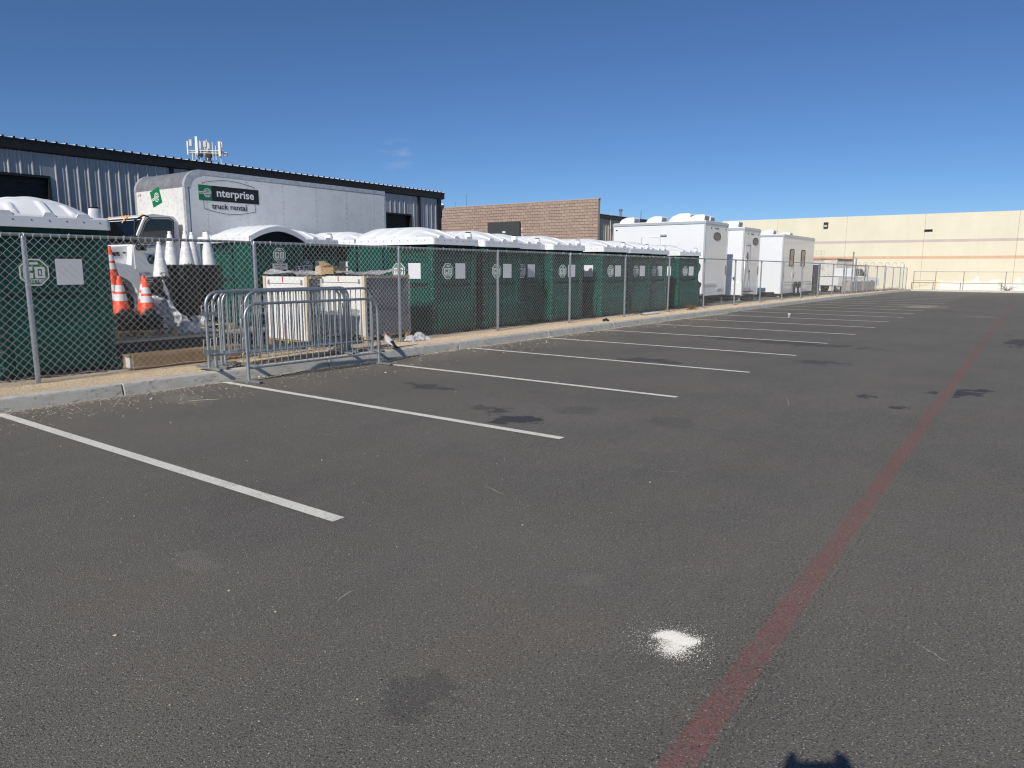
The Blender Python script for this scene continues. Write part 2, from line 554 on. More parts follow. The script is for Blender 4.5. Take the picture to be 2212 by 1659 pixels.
for v in range(3):
    mb = MB()
    xs = [0.006, 0.016] + list(np.linspace(.12, SEG - .12, 16)) + [SEG - 0.016, SEG - 0.006]
    rr = rng.normal(0, .0016, (len(xs), len(prof)))
    P = []
    for a, x in enumerate(xs):
        sh = 0.008 if a in (0, len(xs) - 1) else 0.0
        for b_, (y, z) in enumerate(prof):
            ny = y + (sh if b_ in (1, 2, 3) else 0) + rr[a, b_]
            nz_ = z - (sh if b_ in (3, 4, 5) else 0) + rr[a, b_] * .6
            P.append((x, ny, nz_))
    n = len(prof)
    F = [(a * n + k, (a + 1) * n + k, (a + 1) * n + k + 1, a * n + k + 1) for a in range(len(xs) - 1) for k in range(n - 1)]
    mb.add(P, F, 0, False)
    mb.add(P, [tuple(range(n)), tuple(range((len(xs) - 1) * n + n - 1, (len(xs) - 1) * n - 1, -1))])
    kerb_meshes.append(mb.mesh("kerb_segment", M_kerb, normals=True))
kerb = bpy.data.objects.new("kerb", None); COL.objects.link(kerb); kerb["kind"] = "structure"
x = 4.28 - 3 * SEG
k = 0
while x < 71:
    o = link("kerb_segment", kerb_meshes[k % 3], kerb, (x, yk(x), G(x)),
             (0, -math.atan2(G(x + SEG) - G(x), SEG), math.atan2(yk(x + SEG) - yk(x), SEG)))
    x += SEG; k += 1
xe = 71.9
for k in range(9):
    y = yk(71) - k * SEG
    link("kerb_segment", kerb_meshes[k % 3], kerb, (xe, y + .17, G(xe)), (0, 0, -math.pi / 2))
# the strip of bedding under the pebbles
M_strip = mat("gravel_bed", (0.48, 0.37, 0.24), .95, var=.35, vscale=40, bump_s=.8, bscale=120)
mb = MB()
xs = [-12] + list(np.arange(-9, 75, 1.0))
mb.grid(lambda x, t: (x, yk(x) + .17 + t * (1.45 if t < .95 else 1.62), G(x) + (.128 if t < .5 else .11 if t < .95 else 0.0)), xs, [0, .4, .9, 1.0], smooth=False)
o = mb.build("gravel_strip", M_strip); o["kind"] = "structure"
mb = MB()
mb.grid(lambda x, y: (x, y, G(x) + .12), [72.05, 73.0, 74.6], list(np.arange(-25, 9.5, 2.0)), smooth=False)
o = mb.build("planting_strip", M_strip); o["kind"] = "structure"

# ---- loose pebbles: tens of thousands, one mesh of real stones each
def pebbles(name, P, S, material, label, cat, flat=.65):
    n = len(P)
    base = np.array([(1, 0, 0), (0, 1, 0), (-1, 0, 0), (0, -1, 0), (0, 0, 1), (0, 0, -1)], float)
    tri = np.array([(0, 1, 4), (1, 2, 4), (2, 3, 4), (3, 0, 4), (1, 0, 5), (2, 1, 5), (3, 2, 5), (0, 3, 5)])
    a = rng.uniform(0, 2 * np.pi, n); ca, sa = np.cos(a), np.sin(a)
    V = np.repeat(base[None], n, 0) * (1 + rng.normal(0, .18, (n, 6, 1)))
    V[:, :, 0] *= rng.uniform(.8, 1.35, n)[:, None]; V[:, :, 2] *= flat
    tl = rng.normal(0, .35, n)
    x, y, z = V[..., 0] * S[:, None], V[..., 1] * S[:, None], V[..., 2] * S[:, None]
    x, z = x * np.cos(tl)[:, None] - z * np.sin(tl)[:, None], x * np.sin(tl)[:, None] + z * np.cos(tl)[:, None]
    W = np.stack([x * ca[:, None] - y * sa[:, None] + P[:, 0:1], x * sa[:, None] + y * ca[:, None] + P[:, 1:2], z + P[:, 2:3]], -1).reshape(-1, 3)
    F = (tri[None] + (np.arange(n) * 6)[:, None, None]).reshape(-1, 3)
    me = bpy.data.meshes.new(name)
    me.vertices.add(len(W)); me.vertices.foreach_set("co", W.ravel())
    me.loops.add(F.size); me.loops.foreach_set("vertex_index", F.ravel().astype(np.int32))
    me.polygons.add(len(F)); me.polygons.foreach_set("loop_start", np.arange(0, F.size, 3, dtype=np.int32))
    me.polygons.foreach_set("loop_total", np.full(len(F), 3, np.int32))
    me.materials.append(material); me.update(); me.validate()
    o = link(name, me)
    return tag(o, label, cat, kind="stuff")

M_peb = pebble_mat("tan_pebbles", [(0.42, .31, .19), (.60, .47, .31), (.68, .56, .40), (.54, .41, .27), (.70, .62, .49), (.47, .38, .28)])
def strip_points(x0, x1, dens):
    n = int((x1 - x0) * 1.36 * dens)
    X = rng.uniform(x0, x1, n); T = rng.uniform(0.0, 1.36, n)
    Y = np.array([yk(v) for v in X]) + .172 + T
    Z = np.array([G(v) for v in X]) + .128 - np.clip((T - .4) / 1.0, 0, 1) * .018 + rng.uniform(-.004, .006, n)
    return np.stack([X, Y, Z], 1)
Pa = strip_points(2.2, 11.0, 4600); Pb = strip_points(11.0, 20.0, 2400); Pc = strip_points(20, 72, 420)
P = np.concatenate([Pa, Pb, Pc])
S = np.concatenate([rng.uniform(.006, .012, len(Pa)), rng.uniform(.008, .015, len(Pb)), rng.uniform(.013, .03, len(Pc))])
pebbles("gravel", P, S, M_peb, "tan pebble gravel between the kerb and the chain-link fence", "gravel")

n = 9500
X = 2.2 + rng.power(0.75, n) * 24
d = rng.exponential(.42, n); d[: n // 3] = rng.exponential(.05, n // 3)
d[-2600:] = rng.uniform(0, 8.6, 2600); X[-2600:] = 1.2 + rng.power(.6, 2600) * 24
clump = (np.sin(X * 1.7) + np.sin(X * .63 + 1) + 2) / 4
d *= .45 + clump
Y = np.array([yk(v) for v in X]) - .02 - d
keep = Y > 1.2
X, Y = X[keep], Y[keep]
S = rng.uniform(.004, .0095, len(X)) * (1 + (rng.random(len(X)) > .97) * 1.5)
S *= np.where(np.array([yk(v) for v in X]) - Y > 1.3, .42, 1.0)
P = np.stack([X, Y, np.array([G(v) for v in X]) + S * .4], 1)
M_loose = pebble_mat("loose_stones", [(.40, .31, .2), (.62, .55, .43), (.5, .42, .3), (.68, .64, .55), (.3, .25, .18), (.6, .5, .36)])
pebbles("scattered_stones", P, S, M_loose, "small pale stones scattered over the asphalt along the kerb", "stones")

# spilled white powder, grain by grain
n = 9000
u = rng.normal(0, 1, (n, 2))
k1 = rng.random(n)
X = np.where(k1 < .66, 2.785 + u[:, 0] * .026, np.where(k1 < .9, 2.70 + u[:, 0] * .038, 2.74 + u[:, 0] * .085))
Y = np.where(k1 < .66, 1.12 + np.tanh(u[:, 1] * .9) * .075 + rng.normal(0, .012, n) - u[:, 0] * .01, np.where(k1 < .9, 1.10 + u[:, 1] * .032, 1.11 + u[:, 1] * .10))
S = rng.uniform(.0010, .0024, n)
P = np.stack([X, Y, S * .3 + .0005], 1)
M_pow = mat("white_powder", (.80, .78, .72), .95, var=.05)
pebbles("spilled_powder", P, S, M_pow, "small heap of spilled white powder on the asphalt beside the red line", "powder")

# ------------------------------------------------------------------ materials used by many
M_galv = mat("galvanised_steel", (0.44, 0.46, 0.47), .42, .75, var=.16, vscale=25, rvar=.12)
M_galv_dull = mat("weathered_galvanised", (0.36, 0.38, 0.38), .5, .6, var=.18, vscale=30, rvar=.1)
M_wire = mat("fence_wire", (0.62, 0.62, 0.59), .45, .2, var=.15, vscale=12)
M_black = mat("black_rubber", (0.016, 0.016, 0.017), .7, var=.3, vscale=12)
M_blackmetal = mat("black_trim", (0.012, 0.012, 0.014), .5, var=.25, vscale=3)
M_white_paint = mat("white_gelcoat", (0.80, 0.80, 0.80), .28, var=.03, vscale=2, dirt=(.5, .46, .4), dirt_amt=.12, coat=.3)
M_chrome = mat("polished_metal", (.6, .6, .62), .25, .9, var=.1)
M_glass = mat("tinted_glass", (0.012, 0.014, 0.016), .06, var=0, spec=.8)
M_rubber = mat("tyre_rubber", (.018, .018, .018), .85, var=.25, vscale=30, bump_s=.2)
M_wood = mat("pallet_wood", (.42, .29, .15), .8, var=.35, vscale=14, bump_s=.3, bscale=30)
M_card = mat("cardboard", (.36, .235, .115), .85, var=.16, vscale=5, bump_s=.15)
M_conc = mat("bare_concrete", (.36, .34, .31), .9, var=.2, vscale=3, dirt=(.2, .18, .16), dirt_amt=.4, bump_s=.3, bscale=40)

# ------------------------------------------------------------------ beige tilt-up warehouse closing the far end
XB = 74.6
mt, nt, N, L, b = new_mat("beige_stucco")
pos = world_pos(nt)
c = mixrgb(nt, noise(nt, pos, .5, 6, .65, .3, .7), (0.69, 0.64, 0.49), (0.75, 0.695, 0.54))
mp = N.new("ShaderNodeMapping"); mp.inputs["Scale"].default_value = (1, 2.2, .18); L.new(pos, mp.inputs["Vector"])
c = mixrgb(nt, math_(nt, 'MULTIPLY', noise(nt, mp.outputs[0], 1.2, 7, .7, .52, .78), .22), c, (.52, .46, .33))
sp = N.new("ShaderNodeSeparateXYZ"); L.new(pos, sp.inputs[0])
edge = math_(nt, 'ADD', sp.outputs["Z"], math_(nt, 'MULTIPLY', math_(nt, 'SUBTRACT', noise(nt, pos, 1.1, 3, .5), .5), -2.2))
patch = math_(nt, 'MULTIPLY', remap(nt, edge, .62, .50), remap(nt, sp.outputs["Y"], 7.1, 6.6))
c = mixrgb(nt, math_(nt, 'MULTIPLY', patch, .9), c, (.80, .79, .75))
L.new(c, b.inputs["Base Color"]); b.inputs["Roughness"].default_value = .9; b.inputs["Specular IOR Level"].default_value = .2
bump(nt, noise(nt, pos, 14, 6, .7), .12, .01, b)
M_beige = mt
M_mauve = mat("mauve_band", (.56, .45, .42), .9, var=.06, vscale=1)
M_orange_band = mat("terracotta_band", (.64, .43, .29), .9, var=.06, vscale=1)
M_seal = mat("joint_sealant", (.55, .50, .39), .9, var=.1)
wh = thing("warehouse", "long beige concrete warehouse with mauve and terracotta bands across the far end", "warehouse", (XB, 0, 0))
seams = [27.0, 21.3, 14.9, 8.4, 1.5, -5.2, -12, -19, -26]
zb, zt = -1.0, 6.42
for a, b_ in zip(seams[:-1], seams[1:]):
    MB().box(0, .25, b_ + .012, a - .012, zb, zt).build("wall_panel", M_beige, wh, bevel=.012)
    MB().box(-.006, .1, b_ + .012, a - .012, 3.93, 4.16).build("painted_band", M_mauve, wh)
    MB().box(-.006, .1, b_ + .012, a - .012, 2.46, 2.70).build("painted_band", M_orange_band, wh)
MB().box(.06, .24, -26, 27, zb, zt - .03).build("joint_backing", M_seal, wh)
MB().box(.26, 30, -26, 27, zb, 6.2).build("roof", mat("flat_roof", (.5, .48, .45), .9), wh)
fx = MB().box(-.22, -.0, 16.55, 16.95, 5.45, 5.95).build("wall_light", M_blackmetal, wh, bevel=.03)
MB().box(-.235, -.2, 16.60, 16.90, 5.50, 5.70).build("lens", mat("lamp_lens", (.45, .45, .42), .3), fx)
vt = MB().box(-.03, .05, 7.75, 8.45, 4.84, 5.06).build("vent_frame", M_seal, wh)
for k in range(5):
    MB().box(-.05, -.02, 7.79, 8.41, 4.855 + k * .04, 4.872 + k * .04).build("louvre", M_blackmetal, vt)
MB().box(-.032, -.02, 7.78, 8.42, 4.85, 5.05).build("vent_recess", M_blackmetal, vt)

# ------------------------------------------------------------------ dark ribbed metal building on the left
YB = 27.0
M_ribbed = mat("galvalume_cladding", (0.345, 0.35, 0.36), .38, .40, var=.10, vscale=1.2, rvar=.08)
M_rolldoor = mat("dark_roll_door", (0.010, 0.010, 0.012), .6, var=.2)
metal = thing("metal_building", "grey ribbed metal building with black eave behind the truck", "building", (0, YB, 0))
PITCH = .345
def ribbed_panel(x0, x1, z0, z1):
    mb = MB()
    pts = []
    x = math.ceil(x0 / PITCH) * PITCH
    pts.append((x0, 0))
    while x + .09 < x1:
        if x - .045 > x0:
            pts += [(x - .045, 0), (x - .016, -.036), (x + .016, -.036), (x + .045, 0)]
            for q in (.115, .23):
                pts += [(x + q - .022, 0), (x + q - .012, -.007), (x + q + .012, -.007), (x + q + .022, 0)]
        x += PITCH
    pts = [p for p in pts if p[0] <= x1] + [(x1, 0)]
    n = len(pts)
    vs = [(px, py, z0) for px, py in pts] + [(px, py, z1) for px, py in pts]
    mb.add(vs, [(k, k + 1, n + k + 1, n + k) for k in range(n - 1)])
    return mb
EAVE = 5.62
for (x0, x1, z0) in [(-14, 5.6, -.2), (5.6, 10.76, 4.5), (10.76, 15.0, -.2), (15.14, 26.25, -.2), (26.25, 28.0, 4.28), (28.0, 28.62, -.2), (28.76, 30.15, -.2)]:
    ribbed_panel(x0, x1, z0, EAVE - .02).build("wall_panel", M_ribbed, metal)
for (x0, x1, zt_) in [(5.6, 10.76, 4.5), (26.25, 28.0, 4.28)]:
    d = MB().box(x0 - .02, x1 + .02, .16, .20, -.2, zt_ + .1).build("roll_door", M_rolldoor, metal)
    z = .1
    while z < zt_:
        MB().box(x0, x1, .135, .158, z, z + .10, 0).build("door_slat", M_rolldoor, d)
        z += .28
    MB().box(x0 - .07, x0, -.05, .2, -.2, zt_ + .07).build("door_jamb", M_blackmetal, metal)
    MB().box(x1, x1 + .07, -.05, .2, -.2, zt_ + .07).build("door_jamb", M_blackmetal, metal)
    MB().box(x0, x1, -.052, .2, zt_ - .01, zt_ + .072).build("door_header", M_blackmetal, metal)
for x in (15.07, 28.69):
    MB().box(x - .065, x + .065, -.075, .03, -.2, EAVE - .1).build("downspout", M_blackmetal, metal, bevel=.008)
MB().box(30.15, 30.42, -.06, .2, -.2, EAVE).build("corner_trim", M_blackmetal, metal)
MB().ext([(-.15, EAVE + .03), (-.13, EAVE - .30), (.0, EAVE - .33), (.02, EAVE - .33), (.02, EAVE + .03)], 'x', -14.2, 30.6).build("gutter", M_blackmetal, metal, bevel=.01)
mb = MB()       # roof sheets with their ribs, rising away from the eave
pts = []
x = -14.2
while x < 30.6:
    pts += [(x, 0), (x + .12, 0), (x + .145, .04), (x + .165, .04), (x + .19, 0)]
    x += .31
n = len(pts)
vs = [(px, -.17, EAVE + .035 + pz) for px, pz in pts] + [(px, 18, EAVE + .035 + pz + 18.17 / 14) for px, pz in pts]
mb.add(vs, [(k, k + 1, n + k + 1, n + k) for k in range(n - 1)])
mb.build("roof", mat("roof_sheet", (.62, .63, .64), .4, .3, var=.1), metal)
mb = MB()
for px in np.arange(-14.04, 30.6, .31):
    mb.box(px - .028, px + .028, -.19, -.16, EAVE + .03, EAVE + .085)
o = mb.build("rib_closure", M_blackmetal, metal); o["kind"] = "stuff"
MB().box(30.2, 30.4, .25, 18, -.2, EAVE).box(-14, -13.8, .25, 18, -.2, EAVE).box(-14, 30.4, 17.8, 18, -.2, EAVE + 1.2).build("rear_walls", M_ribbed, metal)

# ------------------------------------------------------------------ split-face block building and its metal wing
XW = 42.0
M_mortar = mat("mortar", (.47, .37, .31), .95, var=.1)
mt, nt, N, L, b = new_mat("split_face_block")
pos = world_pos(nt)
oi = N.new("ShaderNodeObjectInfo"); ge = N.new("ShaderNodeNewGeometry")
rnd = math_(nt, 'FRACT', math_(nt, 'ADD', oi.outputs["Random"], ge.outputs["Random Per Island"]))
c = mixrgb(nt, rnd, (.36, .265, .215), (.44, .33, .27))
c = mixrgb(nt, math_(nt, 'MULTIPLY', noise(nt, pos, 14, 6, .7, .35, .7), .5), c, (.24, .165, .13))
L.new(c, b.inputs["Base Color"]); b.inputs["Roughness"].default_value = .95
bump(nt, noise(nt, pos, 22, 6, .75), .5, .03, b)
M_block = mt
bw = thing("block_building", "tan split-face block building with a tall parapet beyond the toilets", "building", (XW, 0, 0))
MB().box(.03, .26, 23.55, 41, -.2, 6.02).build("wall_core", M_mortar, bw)
MB().box(.27, 14, 24.2, 41, -.2, 5.2).build("roof", mat("grey_roof", (.4, .39, .37), .9), bw)
blk = []
for v in range(6):
    mb = MB()
    def fn(u, w, v=v):
        e = (abs(u - .19) > .17) or (abs(w - .09) > .085)
        return (-(0.0 if e else abs(rng.normal(0, .008)) + .006), u, w)
    mb.grid(fn, [0, .02, .13, .25, .36, .38], [0, .015, .065, .125, .175, .187], smooth=False, flip=True)
    mb.box(.0, .05, .002, .378, .002, .185)
    blk.append(mb.mesh("block", M_block))
cells = []; halves = []
row = 0
z = 6.02 - .2
while z > 3.1:
    y = 23.55 + (.2 if row % 2 else 0)
    if row % 2: halves.append((23.55, z))
    while y < 40.6:
        if not (29.7 < y + .2 < 32.6 and z < 4.6):
            cells.append((y, z))
        y += .4
    z -= .2; row += 1
cells.sort(key=lambda c_: c_[0] - c_[1] * .3)
near, far = cells[:292], cells[292:]
for k, (y, z) in enumerate(halves):
    link("block", blk[(k * 5) % 6], bw, (0.0, y + .004, z + .006)).scale = (1, .49, 1)
for k, (y, z) in enumerate(near):
    link("block", blk[k % 6], bw, (0.0, y + .008, z + .006))
mb = MB()
for k, (y, z) in enumerate(far):
    me = blk[k % 6]
    mb.add([(p.co.x, p.co.y + y + .008, p.co.z + z + .006) for p in me.vertices], [tuple(p.vertices) for p in me.polygons])
o = mb.build("far_blocks", M_block, bw); o["kind"] = "stuff"
MB().box(-.02, .3, 23.5, 41, 6.022, 6.08).build("parapet_cap", mat("tan_cap", (.42, .33, .25), .8), bw)
sg = MB().box(-.16, -.0, 29.75, 32.6, 2.2, 4.80).build("dark_wall_panel", mat("charcoal_panel", (.045, .05, .05), .7, var=.1), bw, bevel=.01)
MB().box(-.18, -.162, 30.98, 31.24, 4.02, 4.15).build("number_plate", mat("plate_white", (.7, .7, .7), .5), sg)
shed = thing("metal_wing", "tan ribbed metal wing with brown eave behind the block parapet", "building", (0, 23.75, 0))
M_tanrib = mat("tan_cladding", (.50, .45, .36), .5, .1, var=.08)
ribbed_panel(42.3, 62, -.3, 5.0).build("wall_panel", M_tanrib, shed)
M_brown = mat("brown_eave", (.07, .055, .045), .5)
MB().box(42.28, 62, -.14, .05, 4.83, 5.06).build("gutter", M_brown, shed, bevel=.02)
MB().add([(42.2, -.2, 5.07), (62, -.2, 5.07), (62, 12, 6.1), (42.2, 12, 6.1)], [(0, 1, 2, 3)]).build("roof", M_brown, shed)
MB().cyl((43.9, -.1, 4.2), (43.9, -.1, 5.15), .025, n=8).build("conduit", mat("pale_pipe", (.6, .58, .52), .5), shed)
pv = thing("flue_pipe", "galvanised flue pipe with a round cap rising from the tan wing", "pipe", (47.2, 24.6, 5.0))
MB().cyl((0, 0, 0), (0, 0, .62), .09, n=14).build("pipe", M_chrome, pv)
MB().cyl((0, 0, .60), (0, 0, .68), .13, .15, n=14).cyl((0, 0, .72), (0, 0, .76), .17, .03, n=14).build("cap", M_chrome, pv)
for (yy, hh, lab) in [(38.37, 1.25, "short thin whip aerial above the block parapet"), (37.21, 1.75, "taller thin whip aerial above the block parapet, right of the short one")]:
    a = thing("whip_aerial", lab, "aerial", (45, yy, 5.2), 0, "whip aerials on the block building")
    MB().tube([(0, 0, 0), (0, 0, .4 + hh * .3)], .022, 6).build("base_pole", M_galv, a)
    MB().tube([(0, 0, .4 + hh * .3), (0.01, 0, .35 + hh)], .011, 6).build("whip", M_blackmetal, a)
ds = thing("satellite_dish", "pale satellite dish beside the corner of the metal building", "satellite dish", (31.45, 27.9, 4.4))
mb = MB()
Md = Matrix.Translation((0, 0, .50)) @ Matrix.Rotation(R(-62), 4, 'Y') @ Matrix.Rotation(R(20), 4, 'Z')
mb.lathe([(0.001, .0), (.12, .012), (.22, .04), (.30, .075), (.305, .07), (.22, .03), (.12, .002), (.001, -.012)], 24, M=Md)
mb.build("reflector", mat("dish_white", (.7, .7, .68), .5), ds)
MB().tube([(0, 0, .52), (-.15, 0, .42), (-.34, 0, .62)], .014, 6).cyl((-.36, 0, .60), (-.30, 0, .66), .035, n=8).build("feed_arm", M_blackmetal, ds)
MB().tube([(.04, 0, .48), (.08, 0, .3), (.08, 0, 0), (-1.0, -.2, 0)], .025, 8).build("mount", M_blackmetal, ds)

# ------------------------------------------------------------------ cell tower head behind the metal building
M_ant = mat("antenna_white", (.72, .73, .70), .5, var=.05)
M_antb = mat("antenna_beige", (.58, .52, .42), .6, var=.08)
tw = thing("cell_tower", "cell tower head with white panel antennas above the metal roof", "antenna tower", (33.9, 55, 0))
ax = Vector((rt0.x, rt0.y, 0)).normalized(); ay = Vector((-ax.y, ax.x, 0))
def tp(px, z, d=0.0):     # local point: sideways metres, height, depth
    return tuple(ax * px * .70 + ay * d + Vector((0, 0, 10.75 + (z - 10.75) * .85 if z > 5 else z)))
MB().cyl(tp(0, 0), tp(0, 10.9), .28, .22, n=14).build("mast", M_galv, tw)
mb = MB()
for d in (-.5, .5):
    mb.tube([tp(-2.0, 10.75, d), tp(2.0, 10.72, d)], .05, 6)
    mb.tube([tp(-2.0, 10.55, d), tp(2.0, 10.5, d)], .04, 6)
for s in (-1.9, -.9, 0, .9, 1.9):
    mb.tube([tp(s, 10.6, -.5), tp(s, 10.6, .5)], .04, 6)
mb.build("platform_frame", M_antb, tw)
Mz = Matrix(((ax.x, ay.x, 0, 0), (ax.y, ay.y, 0, 0), (0, 0, 1, 0), (0, 0, 0, 1)))
for (s, z0, z1, w, d, mm_) in [(-1.95, 10.35, 11.6, .17, -.55, 0), (-1.62, 11.15, 11.75, .34, -.5, 1), (-.88, 10.45, 12.0, .30, -.6, 0), (-.52, 10.9, 11.55, .24, -.5, 1),
                               (.02, 11.05, 11.62, .34, -.55, 1), (.42, 10.9, 11.45, .30, -.5, 1), (1.62, 11.05, 11.6, .36, -.4, 1), (1.72, 10.2, 11.45, .27, -.62, 0), (1.95, 11.0, 11.5, .14, -.5, 0), (-.12, 10.8, 11.3, .16, -.3, 1)]:
    MB().box(s - w / 2, s + w / 2, d - .07, d + .07, z0, z1, M=Mz @ Matrix.Translation((0, 0, 10.75 * .15)) @ Matrix.Diagonal((.70, 1, .85, 1))).build("panel_antenna", (M_ant, M_antb)[mm_], tw, bevel=.03)
for (s, z0, z1) in [(-1.5, 9.9, 10.7), (-1.1, 9.8, 11.4), (-.55, 9.8, 11.65), (.2, 9.9, 11.75), (.28, 10.8, 11.6), (.85, 9.9, 11.5), (1.2, 9.9, 11.2), (1.75, 9.6, 10.3)]:
    MB().tube([tp(s, z0, -.5), tp(s, z1, -.5)], .035, 6).build("pole", M_ant, tw)
mb = MB()
for k in range(16):
    s = rng.choice([-.75, -.45, .1, .3, .6, 1.8]); r_ = rng.uniform(.12, .3); z = rng.uniform(10.0, 10.6)
    mb.tube([tp(s + r_ * math.cos(t) * .6, z + r_ * math.sin(t), -.45 + .03 * k / 4) for t in np.linspace(rng.uniform(0, 2), rng.uniform(4, 6), 12)], .022, 5)
o = mb.build("cables", M_black, tw); o["kind"] = "stuff"
for s in (.15, .35, .55, -.5):
    MB().box(s - .11, s + .11, -.62, -.4, 10.15, 10.5, M=Mz @ Matrix.Translation((0, 0, 10.75 * .15)) @ Matrix.Diagonal((.70, 1, .85, 1))).build("radio_unit", M_black, tw, bevel=.02)
# ------------------------------------------------------------------ text
_fonts = {}
def text_mesh(s, size, material, bold=0.0, extrude=.0015, sx=1.0):
    key = (s, size, material.name, bold, sx)
    if key in _fonts: return _fonts[key]
    cu = bpy.data.curves.new("lettering", 'FONT')
    cu.body = s; cu.size = size; cu.offset = bold; cu.extrude = extrude
    cu.align_x = 'CENTER'; cu.align_y = 'CENTER'; cu.resolution_u = 3
    ob = bpy.data.objects.new("lettering_tmp", cu); COL.objects.link(ob)
    bpy.context.view_layer.update()
    me = bpy.data.meshes.new_from_object(ob.evaluated_get(bpy.context.evaluated_depsgraph_get()))
    bpy.data.objects.remove(ob); bpy.data.curves.remove(cu)
    me.name = "lettering"
    if sx != 1.0:
        me.transform(Matrix.Diagonal((sx, 1, 1, 1)))
    me.materials.clear(); me.materials.append(material)
    _fonts[key] = me
    return me

FACE_Y = Matrix.Rotation(R(90), 4, 'X')                                        # letters standing, read from -Y
FACE_X = Matrix.Rotation(R(-90), 4, 'Z') @ Matrix.Rotation(R(90), 4, 'X')      # letters standing, read from -X
def lettering(s, size, material, parent, loc, face=FACE_Y, bold=0.0, name="lettering", rot=0.0, sx=1.0):
    o = link(name, text_mesh(s, size, material, bold, sx=sx), parent)
    o.matrix_local = Matrix.Translation(loc) @ face @ Matrix.Rotation(rot, 4, 'Z')
    return o

# ------------------------------------------------------------------ chain-link fence
PW, FH = 3.25, 1.88
def chain_mesh(width, z0, z1, wob=0.004, sag=0.03, rag=True, a=.050, r=.0017):
    """woven zigzag strands, each one a bent wire"""
    ns = int(width / a); nz_ = int((z1 - z0) / a)
    V = []; F = []
    bulge_c = rng.uniform(.2, .8); bulge_a = rng.uniform(-.02, .035)
    ring = [(1, 0), (0, 1), (-1, 0), (0, -1)]
    for i in range(ns):
        pts = []
        for k in range(nz_ + 1):
            side = (i + k) % 2
            x = (i + side) * a
            z = z0 + k * a
            t = (z - z0) / (z1 - z0)
            y = (.0035 if side else -.0035) + bulge_a * math.sin(math.pi * min(1, x / width)) * (1 - t) ** 2
            low = max(0, .16 - t) / .16
            y += low * sag * math.sin(x * 3.1 + bulge_c * 6) * .9
            pts.append((x + rng.normal(0, wob * .35) + low * .01 * math.sin(x * 9), y, z + rng.normal(0, wob * .35) + low * sag * .7 * math.sin(x * 2.3 + bulge_c * 9)))
        if not (i % 2):
            xe_ = pts[-1][0]
            pts.append((xe_ + .003, 0, z1 + .022)); pts.append((xe_ + .014, 0, z1 + .040))
        else:
            xe_ = pts[-1][0]
            pts.append((xe_ - .003, 0, z1 + .022)); pts.append((xe_ - .014, 0, z1 + .042))
        b = len(V)
        for j, p in enumerate(pts):
            for (cx_, cy_) in ring:
                V.append((p[0] + cx_ * r * 1.35, p[1] + cy_ * r, p[2]))
        for j in range(len(pts) - 1):
            for q in range(4):
                F.append((b + j * 4 + q, b + j * 4 + (q + 1) % 4, b + (j + 1) * 4 + (q + 1) % 4, b + (j + 1) * 4 + q))
    me = bpy.data.meshes.new("chain_link_mesh")
    me.from_pydata(V, [], F)
    me.polygons.foreach_set("use_smooth", [True] * len(F))
    me.materials.append(M_wire); me.update()
    return me

chain_var = [chain_mesh(PW, .045, FH - .02) for _ in range(3)]
chain_mid = chain_mesh(PW, .045, FH - .02, r=.0013)
chain_far = chain_mesh(PW, .045, FH - .02, r=.0009)
post_mesh = MB().cyl((0, 0, -.25), (0, 0, FH - .05), .0305, n=14).cyl((0, 0, FH - .05), (0, 0, FH - .035), .034, n=14).cyl((0, 0, FH - .035), (0, 0, FH + .004), .034, .026, n=14).mesh("post", M_galv)
loop_mesh = MB().tube([(0, .036 * math.cos(t), FH - .014 + .036 * math.sin(t)) for t in np.linspace(0, 2 * math.pi, 14)], .009, 6).mesh("post_cap", M_galv)
tie_mesh = MB().tube([(.004 * math.sin(t), .026 * math.cos(t), FH + .000 + .030 * math.sin(t)) for t in np.linspace(0, 2 * math.pi, 12)], .0035, 5).mesh("tie_wire", M_wire)
ptie_mesh = MB().tube([(.036 * math.cos(t), .036 * math.sin(t), .002 * math.sin(t)) for t in np.linspace(0, 2 * math.pi, 12)], .003, 4).mesh("tie_wire", M_wire)
fence = thing("chain_link_fence", "long galvanised chain-link fence standing in the gravel behind the kerb", "fence", (0, 0, 0))
fx_ = [3.72 + PW * i for i in range(-2, 22)]
for i, x in enumerate(fx_):
    z = G(x) + .115; y = yf(x)
    lean = rng.normal(0, .006)
    link("post", post_mesh, fence, (x, y, z), (rng.normal(0, .004), lean, 0))
    link("post_cap", loop_mesh, fence, (x, y, z))
    for q in (.45, .95, 1.45):
        link("tie_wire", ptie_mesh, fence, (x, y, z + q + rng.uniform(-.06, .06)))
    if i + 1 < len(fx_):
        x2 = fx_[i + 1]
        rz = math.atan2(yf(x2) - yf(x), PW); ry = -math.atan2(G(x2) - G(x), PW)
        link("chain_link_mesh", chain_far if x > 22 else chain_mid if x > 12 else chain_var[i % 3], fence, (x, y - .034, z), (0, ry, rz))
        for q in range(4):
            f = (q + .5 + rng.uniform(-.15, .15)) / 4
            link("tie_wire", tie_mesh, fence, (x + (x2 - x) * f, yf(x + (x2 - x) * f) - .004, z + (G(x2) - G(x)) * f))
    if i + 1 < len(fx_):
        MB().cyl((x, y, z + FH), (fx_[i + 1], yf(fx_[i + 1]), G(fx_[i + 1]) + .115 + FH), .0215, n=12, caps=False).build("top_rail", M_galv_dull, fence)
        pts = [(x + PW * t, yf(x + PW * t) - .045 + .006 * math.sin(t * 40), G(x + PW * t) + .115 + .10 + .012 * math.sin(t * 31 + i) - .02 * math.sin(t * math.pi)) for t in np.linspace(0, 1, 18)]
        MB().tube(pts, .003, 5, caps=False).build("tension_wire", M_wire, fence)

